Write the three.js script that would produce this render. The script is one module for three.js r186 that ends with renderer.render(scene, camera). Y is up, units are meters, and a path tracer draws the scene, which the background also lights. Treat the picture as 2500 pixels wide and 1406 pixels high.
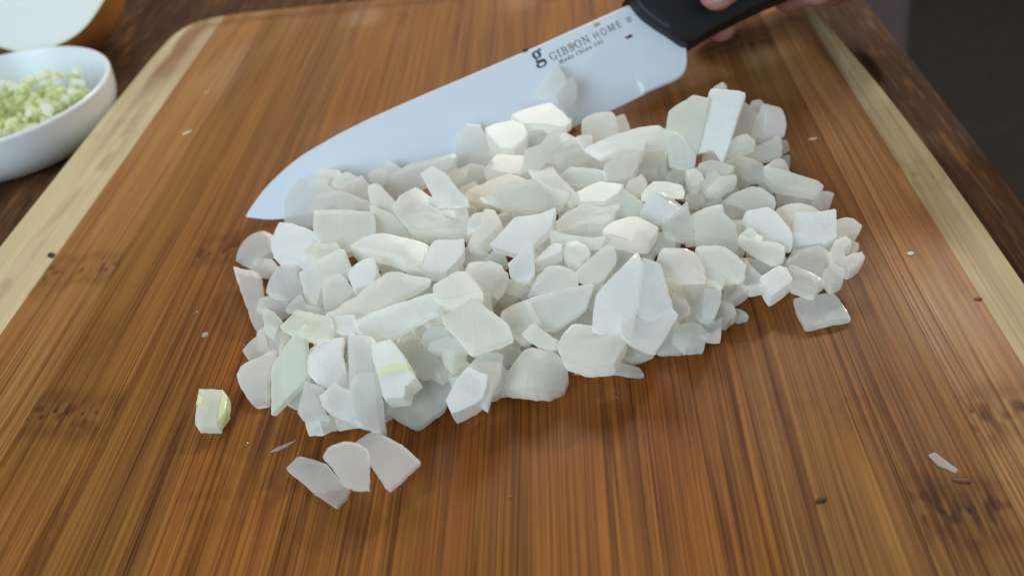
import * as THREE from 'three';
import { mergeGeometries, mergeVertices, toCreasedNormals } from 'three/addons/utils/BufferGeometryUtils.js';
import { MarchingCubes } from 'three/addons/objects/MarchingCubes.js';
import { RoundedBoxGeometry } from 'three/addons/geometries/RoundedBoxGeometry.js';
import { RectAreaLightUniformsLib } from 'three/addons/lights/RectAreaLightUniformsLib.js';

// ---------- camera, light, exposure ----------
// The origin lies on the board's top face right under the lens; x runs across the board, -z along its grain. Metres.
const CM = 0.01;
const scene = new THREE.Scene();
const camera = new THREE.PerspectiveCamera(38.74, 1024 / 575, 0.01, 20);
camera.position.set(0, 0.158, 0);
camera.quaternion.setFromRotationMatrix(new THREE.Matrix4().makeBasis(
  new THREE.Vector3(0.99387, -0.10845, -0.0215), new THREE.Vector3(0.06784, 0.75171, -0.656), new THREE.Vector3(0.0873, 0.65052, 0.75446)));
camera.focus = 0.216;
camera.userData.fStop = 12;
const renderer = new THREE.WebGLRenderer({ antialias: true });
renderer.setSize(1024, 575);
renderer.toneMapping = THREE.LinearToneMapping;
renderer.toneMappingExposure = 1.06;
renderer.shadowMap.enabled = true;
scene.background = new THREE.Color().setRGB(0.27, 0.265, 0.255);
RectAreaLightUniformsLib.init();
function panel(color, intensity, w, h, from, to) {
  const l = new THREE.RectAreaLight(color, intensity, w, h);
  l.position.set(...from); l.lookAt(...to); scene.add(l);
}
panel(new THREE.Color().setRGB(1, 0.945, 0.87), 620, 0.07, 0.07, [0.85, 0.85, -1.3], [0, 0, -0.25]);    // kitchen lamp at the far right
panel(new THREE.Color().setRGB(1, 0.955, 0.89), 10.5, 0.55, 0.45, [-0.12, 1.0, -1.3], [0, 0, -0.25]);       // lit ceiling beyond the table
panel(new THREE.Color().setRGB(0.63, 0.83, 0.98), 7.4, 0.8, 0.6, [-0.6, 0.5, 0.62], [-0.05, 0, -0.25]);   // window behind the camera on the left

// ---------- helpers ----------
let seed = 20240;
const rnd = (a = 0, b = 1) => { seed = (seed * 1664525 + 1013904223) >>> 0; return a + (b - a) * seed / 4294967296; };
const hash = (x, y) => { let h = Math.imul(x, 374761393) ^ Math.imul(y, 668265263); h = Math.imul(h ^ (h >>> 13), 1274126177); return ((h ^ (h >>> 16)) >>> 0) / 4294967296; };
function vn(x, y) {
  const xi = Math.floor(x), yi = Math.floor(y); let u = x - xi, v = y - yi;
  u = u * u * (3 - 2 * u); v = v * v * (3 - 2 * v);
  const a = hash(xi, yi), b = hash(xi + 1, yi), c = hash(xi, yi + 1), d = hash(xi + 1, yi + 1);
  return a + (b - a) * u + (c - a + (a - b - c + d) * u) * v;
}
const sm = (a, b, x) => { const t = Math.min(1, Math.max(0, (x - a) / (b - a))); return t * t * (3 - 2 * t); };
const used = {};
function numbered(name) { const n = used[name] = (used[name] ?? -1) + 1; return n ? name + '_' + String(n).padStart(3, '0') : name; }
function tag(o, label, category, group, kind) {
  if (label) o.userData.label = label;
  if (category) o.userData.category = category;
  if (group) o.userData.group = group;
  if (kind) o.userData.kind = kind;
  return o;
}
function mesh(name, geo, mat, parent) {
  const m = new THREE.Mesh(geo, mat); m.name = parent && parent !== scene ? name : numbered(name);
  m.castShadow = m.receiveShadow = true; (parent ?? scene).add(m); return m;
}
function group(name, x = 0, y = 0, z = 0) { const g = new THREE.Group(); g.name = numbered(name); g.position.set(x * CM, y * CM, z * CM); scene.add(g); return g; }
function dataTex(w, h, f, srgb, rep) {
  const d = new Uint8Array(w * h * 4), o = [0, 0, 0];
  for (let y = 0; y < h; y++) for (let x = 0; x < w; x++) { f(x, y, o); const i = (y * w + x) * 4; d[i] = o[0] * 255; d[i + 1] = o[1] * 255; d[i + 2] = o[2] * 255; d[i + 3] = 255; }
  const t = new THREE.DataTexture(d, w, h); t.magFilter = THREE.LinearFilter; t.minFilter = THREE.LinearFilter;
  if (srgb) t.colorSpace = THREE.SRGBColorSpace;
  if (rep) t.wrapS = t.wrapT = THREE.RepeatWrapping;
  t.needsUpdate = true; return t;
}
const lin = (r, g, b) => new THREE.Color().setRGB(r, g, b);
const S = (c) => Math.min(1, Math.max(0, c <= 0.0031308 ? c * 12.92 : 1.055 * Math.pow(c, 1 / 2.4) - 0.055));   // linear to stored
function geoFrom(pos, idx, uv, col) {
  const g = new THREE.BufferGeometry();
  g.setAttribute('position', new THREE.Float32BufferAttribute(pos, 3));
  if (uv) g.setAttribute('uv', new THREE.Float32BufferAttribute(uv, 2));
  if (col) g.setAttribute('color', new THREE.Float32BufferAttribute(col, 3));
  g.setIndex(idx); g.computeVertexNormals(); return g;
}

// ---------- floor and table ----------
const floorTex = dataTex(512, 512, (x, y, o) => { const v = 0.75 + 0.5 * vn(x / 2.2, y / 2.2) * vn(x / 9, y / 9) + 0.25 * (hash(x, y) - 0.5); o[0] = S(0.036 * v); o[1] = S(0.029 * v); o[2] = S(0.024 * v); }, true, true);
floorTex.repeat.set(5, 5);
const floor = mesh('floor', new THREE.BoxGeometry(5, 0.02, 5), new THREE.MeshStandardMaterial({ map: floorTex, roughness: 1 }));
floor.position.set(0.3, -0.77, -1); tag(floor, 'dark grey brown carpeted floor beyond the table edge', 'floor', null, 'structure');

const TOP = -1.6;   // table top height, cm
const tableTex = dataTex(1024, 2048, (x, y, o) => {   // 30 cm across, 120 cm along
  const X = x / 1024 * 30, Z = y / 2048 * 120;
  let v = 0.55 + 0.6 * vn(X * 1.1, Z * 0.13) - 0.15;
  const f = vn(X * 7 + 0.6 * vn(X, Z * .3), Z * 0.55), p = vn(X * 13, Z * 0.9), q = vn(X * 26, Z * 2.2);
  v *= 0.55 + 0.55 * f + 0.35 * p; v *= 0.8 + 0.4 * q;
  const light = sm(0.62, 0.95, vn(X * 9 + 40, Z * 0.7 + 9));
  const r = 0.092 + 0.11 * light, g = 0.040 + 0.042 * light, b = 0.015 + 0.012 * light;
  o[0] = S(r * v); o[1] = S(g * v); o[2] = S(b * v);
}, true, true);
const table = group('wooden_table', 0, TOP, 0);
tag(table, 'dark brown wooden table with coarse grain under the cutting board', 'table');
{
  const g = new RoundedBoxGeometry(1.05, 0.03, 1.75, 4, 0.004);
  const p = g.attributes.position, uv = g.attributes.uv;
  for (let i = 0; i < p.count; i++) uv.setXY(i, (p.getX(i) + 2 + p.getY(i)) / 0.30, (p.getZ(i) + 2) / 1.2);
  const m = mesh('tabletop', g, new THREE.MeshPhysicalMaterial({ map: tableTex, roughness: 0.8, specularIntensity: .3, bumpMap: tableTex, bumpScale: 0.0006 }), table);
  m.position.set(0.149 - 0.525, -0.015, -0.70);
  for (const [x, z] of [[0.10, 0.1], [0.10, -1.5], [-0.83, 0.1], [-0.83, -1.5]]) {
    const l = mesh('leg', new RoundedBoxGeometry(0.06, 0.715, 0.06, 2, 0.004), m.material, table); l.position.set(x, -0.03 - 0.3575, z);
  }
}
{ // padded seat below the table edge
  const t = group('padded_seat', 39.2, 0, -90.4); t.rotation.y = -.344; tag(t, 'dark purple grey padded seat standing beyond the table edge', 'chair');
  const fab = new THREE.MeshStandardMaterial({ color: lin(0.034, 0.025, 0.031), roughness: 1 }), dark = new THREE.MeshStandardMaterial({ color: lin(0.008, 0.007, 0.009), roughness: .7 });
  const c = mesh('cushion', new RoundedBoxGeometry(0.5, 0.09, 0.5, 4, 0.02), fab, t); c.position.set(-.25, -0.345, -.25);
  const b = mesh('seat_base', new RoundedBoxGeometry(0.52, 0.04, 0.52, 2, 0.01), dark, t); b.position.set(-.245, -0.411, -.25);
  for (const [x, z] of [[-.03, -.03], [-.46, -.03], [-.03, -.47], [-.46, -.47]]) { const l = mesh('leg', new THREE.CylinderGeometry(.018, .014, .33, 12), dark, t); l.position.set(x, -.595, z); }
}

// ---------- cutting board ----------
const outline = [];
{ // clockwise from the near left, cm
  const c = new THREE.CatmullRomCurve3([[-20.2, 2.2], [-20.55, -1], [-20.62, -12], [-20.66, -25], [-20.64, -35], [-20.52, -38.8], [-20.25, -40.7], [-19.4, -41.85], [-17.9, -42.3], [-14.5, -42.44], [-5, -42.46], [4, -42.4], [8.6, -41.7], [10.3, -39.6], [11.0, -36.4], [11.45, -32], [11.78, -27], [11.93, -22], [11.97, -15], [11.95, -4], [11.9, 0], [11.3, 2.2], [9.5, 3.1], [-4, 3.2], [-18, 3.1]].map((p) => new THREE.Vector3(p[0], 0, p[1])), true, 'centripetal');
  for (const p of c.getPoints(420)) outline.push([p.x, p.z]);
}
const xr = (z) => { let r = -99; edgeX(z, (x) => { if (x > r) r = x; }); return r; }, xl = (z) => { let r = 99; edgeX(z, (x) => { if (x < r) r = x; }); return r; };
function edgeX(z, f) { for (let i = 0, j = outline.length - 1; i < outline.length; j = i++) { const a = outline[j], b = outline[i]; if ((a[1] - z) * (b[1] - z) <= 0 && a[1] !== b[1]) f(a[0] + (b[0] - a[0]) * (z - a[1]) / (b[1] - a[1])); } }
function edgeDist(x, z) {
  let d = 1e9;
  for (let i = 0, j = outline.length - 1; i < outline.length; j = i++) {
    const ax = outline[j][0], az = outline[j][1], bx = outline[i][0] - ax, bz = outline[i][1] - az, l = bx * bx + bz * bz || 1;
    const t = Math.min(1, Math.max(0, ((x - ax) * bx + (z - az) * bz) / l)), ex = x - ax - bx * t, ez = z - az - bz * t;
    d = Math.min(d, ex * ex + ez * ez);
  }
  return Math.sqrt(d);
}
const boardY = (d) => { const r = 0.28, c = Math.abs(d - 1.0) / 0.5; return (d < r ? -(r - Math.sqrt(Math.max(0, r * r - (r - d) * (r - d)))) : 0) - (c < 1 ? 0.07 * (1 - c * c) * (1 - c * c) : 0); };
const joints = [-20.8, -18.0, -15.4, -12.8, -10.1, -7.3, -4.6, -1.8, 1.0, 3.8, 6.62, 8.65, 10.55, 12.2];
const tones = [0, .30, .05, -.04, .07, .02, -.05, .04, -.02, .06, .02, .22, 0];
// bamboo knots: x from, x to, z, strength
const knots = [[-15.4, -12.8, -14.35, 1], [-18, -15.4, -20.8, .9], [-12.8, -10.4, -21.15, 1], [8.65, 10.55, -12.7, 1], [6.62, 8.65, -10.15, 1.1], [5.8, 8.65, -33, .8], [10.55, 12.1, -22.5, .45], [-10.1, -7.3, -11.4, .35], [3.8, 6.62, -13.3, .25], [-20.8, -18, -30.6, .3], [-1.8, 1, -40.6, .8], [-15.4, -13.4, -17.4, .3], [-9, -7.3, -39.5, .4], [-18.1, -17.2, -20.4, .7]];
const eg = []; for (let j = 0; j <= 96; j++) for (let i = 0; i <= 72; i++) eg.push(edgeDist(-21.2 + i * .48, -43.2 + j * .5));
const edgeAt = (x, z) => { const a = Math.min(71.99, Math.max(0, (x + 21.2) / .48)), b = Math.min(95.99, Math.max(0, (z + 43.2) / .5)), i = a | 0, j = b | 0, u = a - i, v = b - j, q = j * 73 + i; return (eg[q] * (1 - u) + eg[q + 1] * u) * (1 - v) + (eg[q + 73] * (1 - u) + eg[q + 74] * u) * v; };
const BX0 = -21, BX1 = 12.4, BZ0 = -43, BZ1 = 3.6;
const boardTex = dataTex(2048, 2048, (px, py, o) => {
  const X = BX0 + (px + .5) / 2048 * (BX1 - BX0), Z = BZ0 + (py + .5) / 2048 * (BZ1 - BZ0);
  let k = 0; while (X > joints[k + 1]) k++;
  const pale = k === 0 || k === 12, o1 = k * 37.7, wob = 0.18 * vn(X * .6 + o1, Z * .12);
  const xx = X + wob;
  const broad = vn(xx * 1.3 + o1, Z * .05 + o1), mid = vn(xx * 4.2 + o1, Z * .10), fine = vn(xx * 10 + o1, Z * .28), hair = vn(xx * 27 + o1, Z * .30);
  const near = sm(-30, -12, Z);
  const ridge = (q, w) => { const t = 1 - Math.abs(2 * q - 1); return sm(w, 1, t); };
  let line = .75 * ridge(vn(xx * 7 + o1 * 2, Z * .05 + 3), .78) * sm(.3, .6, vn(X * 2.4 + 9, Z * .16 + o1)) + .8 * ridge(vn(xx * 17 + o1, Z * .07 + 7), .72) * sm(.35, .65, vn(X * 3.1 + 29, Z * .2)) + .5 * ridge(vn(xx * 26 + o1, Z * .09 + 17), .7) * near;
  line = Math.min(1.1, line);
  let r, g, b;
  if (pale) { r = .53; g = .42; b = .245; if (k === 12) { r = .46; g = .36; b = .20; } } else { r = .232; g = .0865; b = .0145; }
  let v = 1 + tones[k] + .26 * (broad - .5) + .22 * (mid - .5) + .30 * (fine - .5) + (.18 + .44 * near) * (hair - .5);
  if (pale) v = 1 + .3 * (v - 1);
  if (k === 11) { r += .06; g += .055; b += .035; } if (k === 1) { g += .018; b += .015; } if (k === 9 || k === 10) { r -= .012; g += .008; b += .009; } if (k === 2 || k === 3) { g += .008; b += .004; }
  r *= v; g *= v * (1 + .12 * (mid - .5)); b *= v;
  const dl = line * (pale ? .3 : .5 + .42 * near); r *= 1 - .56 * dl; g *= 1 - .68 * dl; b *= 1 - .74 * dl;
  // worn groove stain inside the rim
  const ed = edgeAt(X, Z), gv = Math.exp(-Math.pow((ed - 1.15) / .42, 2));
  const eL = Math.abs(X + 19.1 - .35 * vn(Z * .4, 3) + .4 * sm(-30, -15, Z)), eR = Math.abs(X - 10.7 + .25 * vn(Z * .5, 8));
  const st = .4 * Math.exp(-eL * eL / .10) * sm(.25, .6, vn(X * 2.5, Z * .9)) + .55 * Math.exp(-eR * eR / .12) * sm(.2, .6, vn(X * 2, Z * .5 + 5)) * sm(-14, -22, Z) + gv * .75 * sm(-26, -35, Z) * (.55 + .6 * vn(X * 2.2, Z * 1.1));
  r *= 1 - .5 * st; g *= 1 - .58 * st; b *= 1 - .66 * st;
  if (pale && X < 0) { const q = sm(-31, -37, Z) * sm(-19.75, -19.55, X + .25 * (vn(Z * .8, 4) - .5)) * (1 - .55 * sm(-18.9, -18.5, X)); r += (.24 - r) * q * .8; g += (.125 - g) * q * .8; b += (.05 - b) * q * .8; }
  // damp wood round the onions
  const wx = (X + 1.5) / 12.5, wz = (Z + 20.5) / 10, wd = sm(1.25, .55, Math.hypot(wx, wz) + .35 * (vn(X * .6, Z * .3) - .5));
  r *= 1 - .12 * wd; g *= 1 - .30 * wd; b *= 1 - .48 * wd;
  for (const [a, c, z, s] of knots) {
    if (X < a || X > c) continue;
    const t = (Z - z + .5 * (vn(X * 1.7, z) - .5)) / .55; if (Math.abs(t) > 3) continue;
    const sp = vn(X * 6, Z * 3.2 + z), e = Math.exp(-t * t) * s;
    let m = e * (.12 + .62 * sm(.45, .8, sp) * (.5 + vn(X * 14, Z * 2)));
    const cx = Math.round(X * 2.6) / 2.6 + .14 * (hash(Math.round(X * 2.6), 5) - .5), cz = z + .30 * (hash(Math.round(X * 2.6), Math.round(z)) - .5);
    const hole = .75 * (hash(Math.round(X * 2.6), 77) > .35 ? 1 : 0) * sm(.075, .02, Math.hypot(X - cx, (Z - cz) * .8)) * Math.min(1, s) * (s > .6 ? 1 : 0);
    const hz = Math.exp(-Math.pow(Math.abs(t) - 1.2, 2) * 5) * .25 * s;
    m = Math.min(.85, m + hz); r *= 1 - .72 * m; g *= 1 - .80 * m; b *= 1 - .82 * m;
    r *= 1 - .8 * hole; g *= 1 - .85 * hole; b *= 1 - .85 * hole;
  }
  const jd = Math.min(Math.abs(X - joints[k]), Math.abs(X - joints[k + 1])), jn = sm(.04, .0, jd) * (k === 9 || k === 10 ? .4 : .06 + .14 * hash(k, 3)); r *= 1 - jn; g *= 1 - jn; b *= 1 - jn;
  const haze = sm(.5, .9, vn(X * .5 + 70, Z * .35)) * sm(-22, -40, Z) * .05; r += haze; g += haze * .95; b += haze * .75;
  o[0] = S(r); o[1] = S(g); o[2] = S(b);
}, true);
const wetTex = dataTex(512, 512, (px, py, o) => {   // juice round the onions leaves the wood shinier
  const X = BX0 + (px + .5) / 512 * (BX1 - BX0), Z = BZ0 + (py + .5) / 512 * (BZ1 - BZ0);
  const wd = sm(1.2, .8, Math.hypot((X + 1.5) / 12.5, (Z + 20) / 9.5) + .5 * (vn(X * .8, Z * .5) - .5) + .1 * (vn(X * 2.5, Z * 2) - .5));
  o[0] = o[1] = o[2] = Math.min(1, .92 - .24 * wd + .04 * (vn(X * 5, Z * .5) - .5));
}, false);
const boardMat = new THREE.MeshPhysicalMaterial({ map: boardTex, roughnessMap: wetTex, roughness: 0.66, bumpMap: boardTex, bumpScale: 0.00015, specularIntensity: .34 });
const board = group('cutting_board');
tag(board, 'large bamboo cutting board with pale strips along both sides', 'cutting board');
for (let k = 0; k + 1 < joints.length; k++) {
  const x0 = joints[k] + .004, x1 = joints[k + 1] - .004, zs = [];
  let za = 9, zb = -99;
  for (const [x, z] of outline) if (x >= x0 && x <= x1) { za = Math.min(za, z); zb = Math.max(zb, z); }
  for (const x of [x0, x1]) for (let i = 0, j = outline.length - 1; i < outline.length; j = i++) { const a = outline[j], b = outline[i]; if ((a[0] - x) * (b[0] - x) <= 0 && a[0] !== b[0]) { const z = a[1] + (b[1] - a[1]) * (x - a[0]) / (b[0] - a[0]); za = Math.min(za, z); zb = Math.max(zb, z); } }
  const rows = 190, cols = k === 0 || k === 12 || k === 11 || k === 1 ? 34 : 16, pos = [], uv = [], idx = [];
  for (let i = 0; i <= rows; i++) { const t = i / rows, e = .5 - .5 * Math.cos(Math.PI * t); zs.push(za + (zb - za) * (.25 * t + .75 * e)); }
  zs[0] += .002; zs[rows] -= .002;
  for (const z of zs) {
    const a = Math.max(x0, xl(z)), b = Math.max(a + .001, Math.min(x1, xr(z)));
    for (let j = -1; j <= cols + 1; j++) {
      const side = j < 0 || j > cols, x = a + (b - a) * Math.min(1, Math.max(0, j / cols));
      const y = side ? TOP + .01 : boardY(edgeDist(x, z));
      pos.push(x * CM, y * CM, z * CM); uv.push((x - BX0) / (BX1 - BX0), (z - BZ0) / (BZ1 - BZ0));
    }
  }
  const w = cols + 3;
  for (let i = 0; i < rows; i++) for (let j = 0; j < w - 1; j++) { const p = i * w + j; idx.push(p, p + w, p + 1, p + 1, p + w, p + w + 1); }
  for (const [i, f] of [[0, 1], [rows, 0]]) { // end walls
    const base = pos.length / 3;
    for (let j = 0; j <= cols; j++) { const q = (i * w + j + 1) * 3; pos.push(pos[q], pos[q + 1], pos[q + 2], pos[q], (TOP + .01) * CM, pos[q + 2]); uv.push(uv[q / 3 * 2], uv[q / 3 * 2 + 1], uv[q / 3 * 2], uv[q / 3 * 2 + 1]); }
    for (let j = 0; j < cols; j++) { const p = base + 2 * j; f ? idx.push(p, p + 2, p + 1, p + 1, p + 2, p + 3) : idx.push(p, p + 1, p + 2, p + 1, p + 3, p + 2); }
  }
  const s = mesh('strip', toCreasedNormals(geoFrom(pos, idx, uv), 1.2), boardMat, board);
  if (k === 0 || k === 12) s.userData.label = 'pale cream bamboo strip along the board edge';
}

// ---------- knife ----------
// along the edge, across the blade, out of its near face
const KS = new THREE.Vector3(0.9193, 0.009, -0.3935), KW = new THREE.Vector3(-0.2841, 0.7071, -0.6476), KN = new THREE.Vector3(0.2724, 0.7071, 0.6525);
const kFrame = new THREE.Matrix4().makeBasis(KS, KW, KN).setPosition(-0.11311, 0.0035, -0.22575);
const knife = group('kitchen_knife');
kFrame.decompose(knife.position, knife.quaternion, new THREE.Vector3());
tag(knife, 'white ceramic kitchen knife with black handle lying against the onion pile', 'knife');
const curve = (pts) => { const c = new THREE.CatmullRomCurve3(pts.map((p) => new THREE.Vector3(p[0], p[1], 0)), false, 'centripetal').getPoints(160); return (s) => { for (let i = 1; i < c.length; i++) if (c[i].x >= s) { const t = (s - c[i - 1].x) / (c[i].x - c[i - 1].x || 1); return c[i - 1].y + (c[i].y - c[i - 1].y) * t; } return c[c.length - 1].y; }; };
const spine = curve([[-.04, .06], [.12, .2], [.5, .5], [.92, .8], [2.14, 1.4], [3.45, 1.76], [5, 2.05], [6.69, 2.28], [9.2, 2.57], [11.77, 2.88], [14, 3.18], [16.4, 3.49], [17.7, 3.6]]);
const edge = curve([[-.04, .02], [.12, -.06], [.6, -.28], [1.1, -.42], [2.5, -.55], [5, -.62], [9, -.55], [12.9, -.36], [14, -.24], [15.75, .0], [16.56, .07], [17.05, .18], [17.3, .36], [17.45, .6], [17.62, 1.15], [17.7, 1.5]]);
{
  const canvas = document.createElement('canvas'); canvas.width = 2048; canvas.height = 512;
  const PX = 2048 / 18.2, c = canvas.getContext('2d');   // pixels to a centimetre of blade
  c.fillStyle = '#dde6ef'; c.fillRect(0, 0, 2048, 512);
  const at = (s, w) => [(s + .2) * PX, 512 - (w + .8) * PX];
  c.fillStyle = '#2b2f36';
  const write = (text, s, w, size, font, gap, up) => { c.save(); c.translate(...at(s, w)); c.rotate(-up); c.font = font.replace('SIZE', size * PX + 'px'); let x = 0; for (const ch of text) { c.fillText(ch, x, 0); x += c.measureText(ch).width + gap * PX; } c.restore(); return x / PX; };
  write('g', 11.62, 2.22, .86, 'bold SIZE serif', 0, .14);
  const adv = write('GIBSON', 12.25, 2.16, .43, 'SIZE serif', .035, .165);
  write('HOME', 12.25 + (adv + .12) * Math.cos(.165), 2.16 + (adv + .12) * Math.sin(.165), .39, 'SIZE sans-serif', .055, .165);
  write('\u00AE', 15.68, 2.74, .30, 'SIZE serif', 0, .165);
  write('Made China 245', 12.52, 1.96, .215, 'bold SIZE serif', .022, .165);
  const map = new THREE.CanvasTexture(canvas); map.colorSpace = THREE.SRGBColorSpace;
  const pos = [], uv = [], idx = [], ss = [], N = 24;
  for (let i = 0; i <= 150; i++) { const t = i / 150; ss.push(i < 30 ? -.04 + 1.2 * Math.pow(i / 30, 1.6) : 1.16 + (17.7 - 1.16) * (i - 30) / 120); }
  const half = (s, w, e, top) => { const grind = s > 15.35 ? 1 : Math.min(1, .12 + (w - e) / 2.0 * .95); return .125 * Math.max(.05, grind) * Math.min(1, .25 + (w - e) / .12) * Math.min(1, .3 + Math.sqrt(Math.max(0, (top - w)) / .07)); };
  for (const f of [1, -1]) for (const s of ss) {
    const e = edge(s), t = Math.max(e + .01, spine(s));
    for (let j = 0; j <= N; j++) { const q = j / N, k = q < .1 ? q * .5 : q > .9 ? 1 - (1 - q) * .5 : .05 + (q - .1) / .8 * .9, w = e + (t - e) * k; pos.push(s * CM, w * CM, f * half(s, w, e, t) * CM); uv.push((s + .2) * PX / 2048, (w + .8) * PX / 512); }
  }
  const W = N + 1, L = ss.length, B = W * L;
  for (let i = 0; i + 1 < L; i++) {
    for (let j = 0; j < N; j++) { const p = i * W + j; idx.push(p, p + W, p + 1, p + 1, p + W, p + W + 1, B + p, B + p + 1, B + p + W, B + p + 1, B + p + W + 1, B + p + W); }
    for (const j of [0, N]) { const p = i * W + j, q = B + p; j ? idx.push(p, p + W, q, q, p + W, q + W) : idx.push(p, q, p + W, q, q + W, p + W); }
  }
  for (const i of [0, L - 1]) for (let j = 0; j < N; j++) { const p = i * W + j, q = B + p; i ? idx.push(p, q, p + 1, q, q + 1, p + 1) : idx.push(p, p + 1, q, q, p + 1, q + 1); }
  mesh('blade', toCreasedNormals(geoFrom(pos, idx, uv), .5), new THREE.MeshPhysicalMaterial({ map, roughness: .32, clearcoat: .35, clearcoatRoughness: .2 }), knife);
  // handle
  const s = new THREE.Shape();
  s.moveTo(16.02, 3.72); s.quadraticCurveTo(16.0, 3.2, 16.3, 2.68); s.quadraticCurveTo(16.62, 2.2, 16.95, 1.86); s.lineTo(17.28, 1.42); s.quadraticCurveTo(17.5, 1.12, 17.82, 1.16);
  s.lineTo(18.9, 1.42); s.quadraticCurveTo(21, 1.86, 24, 2.05); s.quadraticCurveTo(27, 2.1, 29.2, 1.75); s.quadraticCurveTo(30.2, 2.0, 30.0, 3.4); s.quadraticCurveTo(29.6, 4.4, 28.6, 4.5); s.quadraticCurveTo(24, 4.45, 20, 4.1); s.lineTo(16.5, 3.8); s.quadraticCurveTo(16.1, 3.8, 16.02, 3.72);
  const h = new THREE.ExtrudeGeometry(s, { depth: .66, bevelEnabled: true, bevelThickness: .34, bevelSize: .22, bevelOffset: -.2, bevelSegments: 5, curveSegments: 12 });
  h.translate(0, 0, -.33); h.scale(CM, CM, CM);
  mesh('handle', toCreasedNormals(h, .7), new THREE.MeshPhysicalMaterial({ color: lin(.0045, .0055, .009), roughness: .5 }), knife);
}

// ---------- hand ----------
{
  const g = group('person'); kFrame.decompose(g.position, g.quaternion, new THREE.Vector3());
  tag(g, 'bare hand of a person gripping the black knife handle', 'person');
  // bones in the knife's axes, cm: from, to, radius at each
  const finger = (k, j) => j.slice(1).map((p, i) => [j[i], p, k[i], k[i + 1]]);
  const bones = [
    ...finger([1.25, 1.05, .86, .74], [[26.6, 4.4, .6], [23.8, 4.5, 1.7], [20.8, 3.35, 1.8], [18.95, 2.55, 1.45]]),           // thumb on the near face
    ...finger([.98, .92, .8, .66], [[24.6, 5.2, -1.9], [21.6, 4.0, -2.1], [20.2, 2.6, -1.75], [20.25, 2.05, -1.35]]),         // index behind the handle
    ...finger([1.0, .95, .86, .72], [[25.6, 4.9, -2.1], [24.4, 2.9, -1.9], [24.3, 2.25, -.1], [24.6, 2.5, 1.35]]),
    ...finger([.98, .93, .84, .70], [[27.2, 4.7, -2.0], [26.2, 2.6, -1.8], [26.1, 2.0, 0], [26.3, 2.3, 1.4]]),
    ...finger([.9, .82, .74, .62], [[28.7, 4.5, -1.7], [27.9, 2.7, -1.5], [27.7, 2.1, .1], [27.9, 2.4, 1.2]]),
    [[25.2, 5.1, -1.5], [29.6, 5.4, -.9], 1.35, 1.6], [[26.6, 4.9, -.9], [30.2, 5.1, -.4], 1.4, 1.7], [[28.2, 4.7, -.9], [30.6, 4.8, -.3], 1.3, 1.8], [[26.6, 5.0, .3], [30.4, 5.2, .1], 1.2, 1.7],
    [[30.2, 5.2, -.3], [35.2, 12.9, 5.9], 2.1, 2.2], [[35.2, 12.9, 5.9], [50.5, 9.2, 9.9], 2.2, 2.5],
  ].map(([a, b, r, q]) => [new THREE.Vector3(...a), new THREE.Vector3(...b), r, q]);
  const R = 150, half = 18.5, cx = 34.9, cy = 11, cz = 5;
  const mc = new MarchingCubes(R, new THREE.MeshBasicMaterial(), false, false, 900000);
  const p = new THREE.Vector3(), ab = new THREE.Vector3(), ap = new THREE.Vector3();
  for (let z = 0; z < R; z++) for (let y = 0; y < R; y++) for (let x = 0; x < R; x++) {
    p.set(cx + (2 * x / R - 1) * half, cy + (2 * y / R - 1) * half, cz + (2 * z / R - 1) * half);
    let d = 4, first = true;
    for (const [a, b, r, q] of bones) {
      ab.subVectors(b, a); ap.subVectors(p, a); const t = Math.min(1, Math.max(0, ap.dot(ab) / ab.lengthSq()));
      const e = ap.addScaledVector(ab, -t).length() - (r + (q - r) * t); if (e > 4) continue;
      const k = Math.min(r, q) > 1.2 ? .7 : .22, h = Math.max(k - Math.abs(d - e), 0) / k; d = first ? e : Math.min(d, e) - h * h * k * .25; first = false;
    }
    mc.field[x + y * R + z * R * R] = -d;
  }
  mc.isolation = 0; mc.update();
  const n = mc.count, pos = new Float32Array(mc.positionArray.slice(0, n * 3)), nor = new Float32Array(mc.normalArray.slice(0, n * 3));
  for (let i = 0; i < n; i++) { pos[3 * i] = (cx + pos[3 * i] * half) * CM; pos[3 * i + 1] = (cy + pos[3 * i + 1] * half) * CM; pos[3 * i + 2] = (cz + pos[3 * i + 2] * half) * CM; }
  let hg = new THREE.BufferGeometry(); hg.setAttribute('position', new THREE.BufferAttribute(pos, 3));
  hg = mergeVertices(hg, 1e-6); hg.computeVertexNormals();
  const skin = new THREE.MeshPhysicalMaterial({ color: lin(.52, .24, .21), roughness: .5, sheen: .2 });
  mesh('body', hg, skin, g);
  const nail = new THREE.SphereGeometry(1, 24, 14); nail.scale(.56 * CM, .46 * CM, .14 * CM);
  const m = mesh('thumbnail', nail, new THREE.MeshPhysicalMaterial({ color: lin(.46, .36, .32), roughness: .4, clearcoat: .2 }), g);
  m.position.set(18.72 * CM, 2.36 * CM, 2.06 * CM); m.rotation.set(.5, -.35, .4);
}

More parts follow.
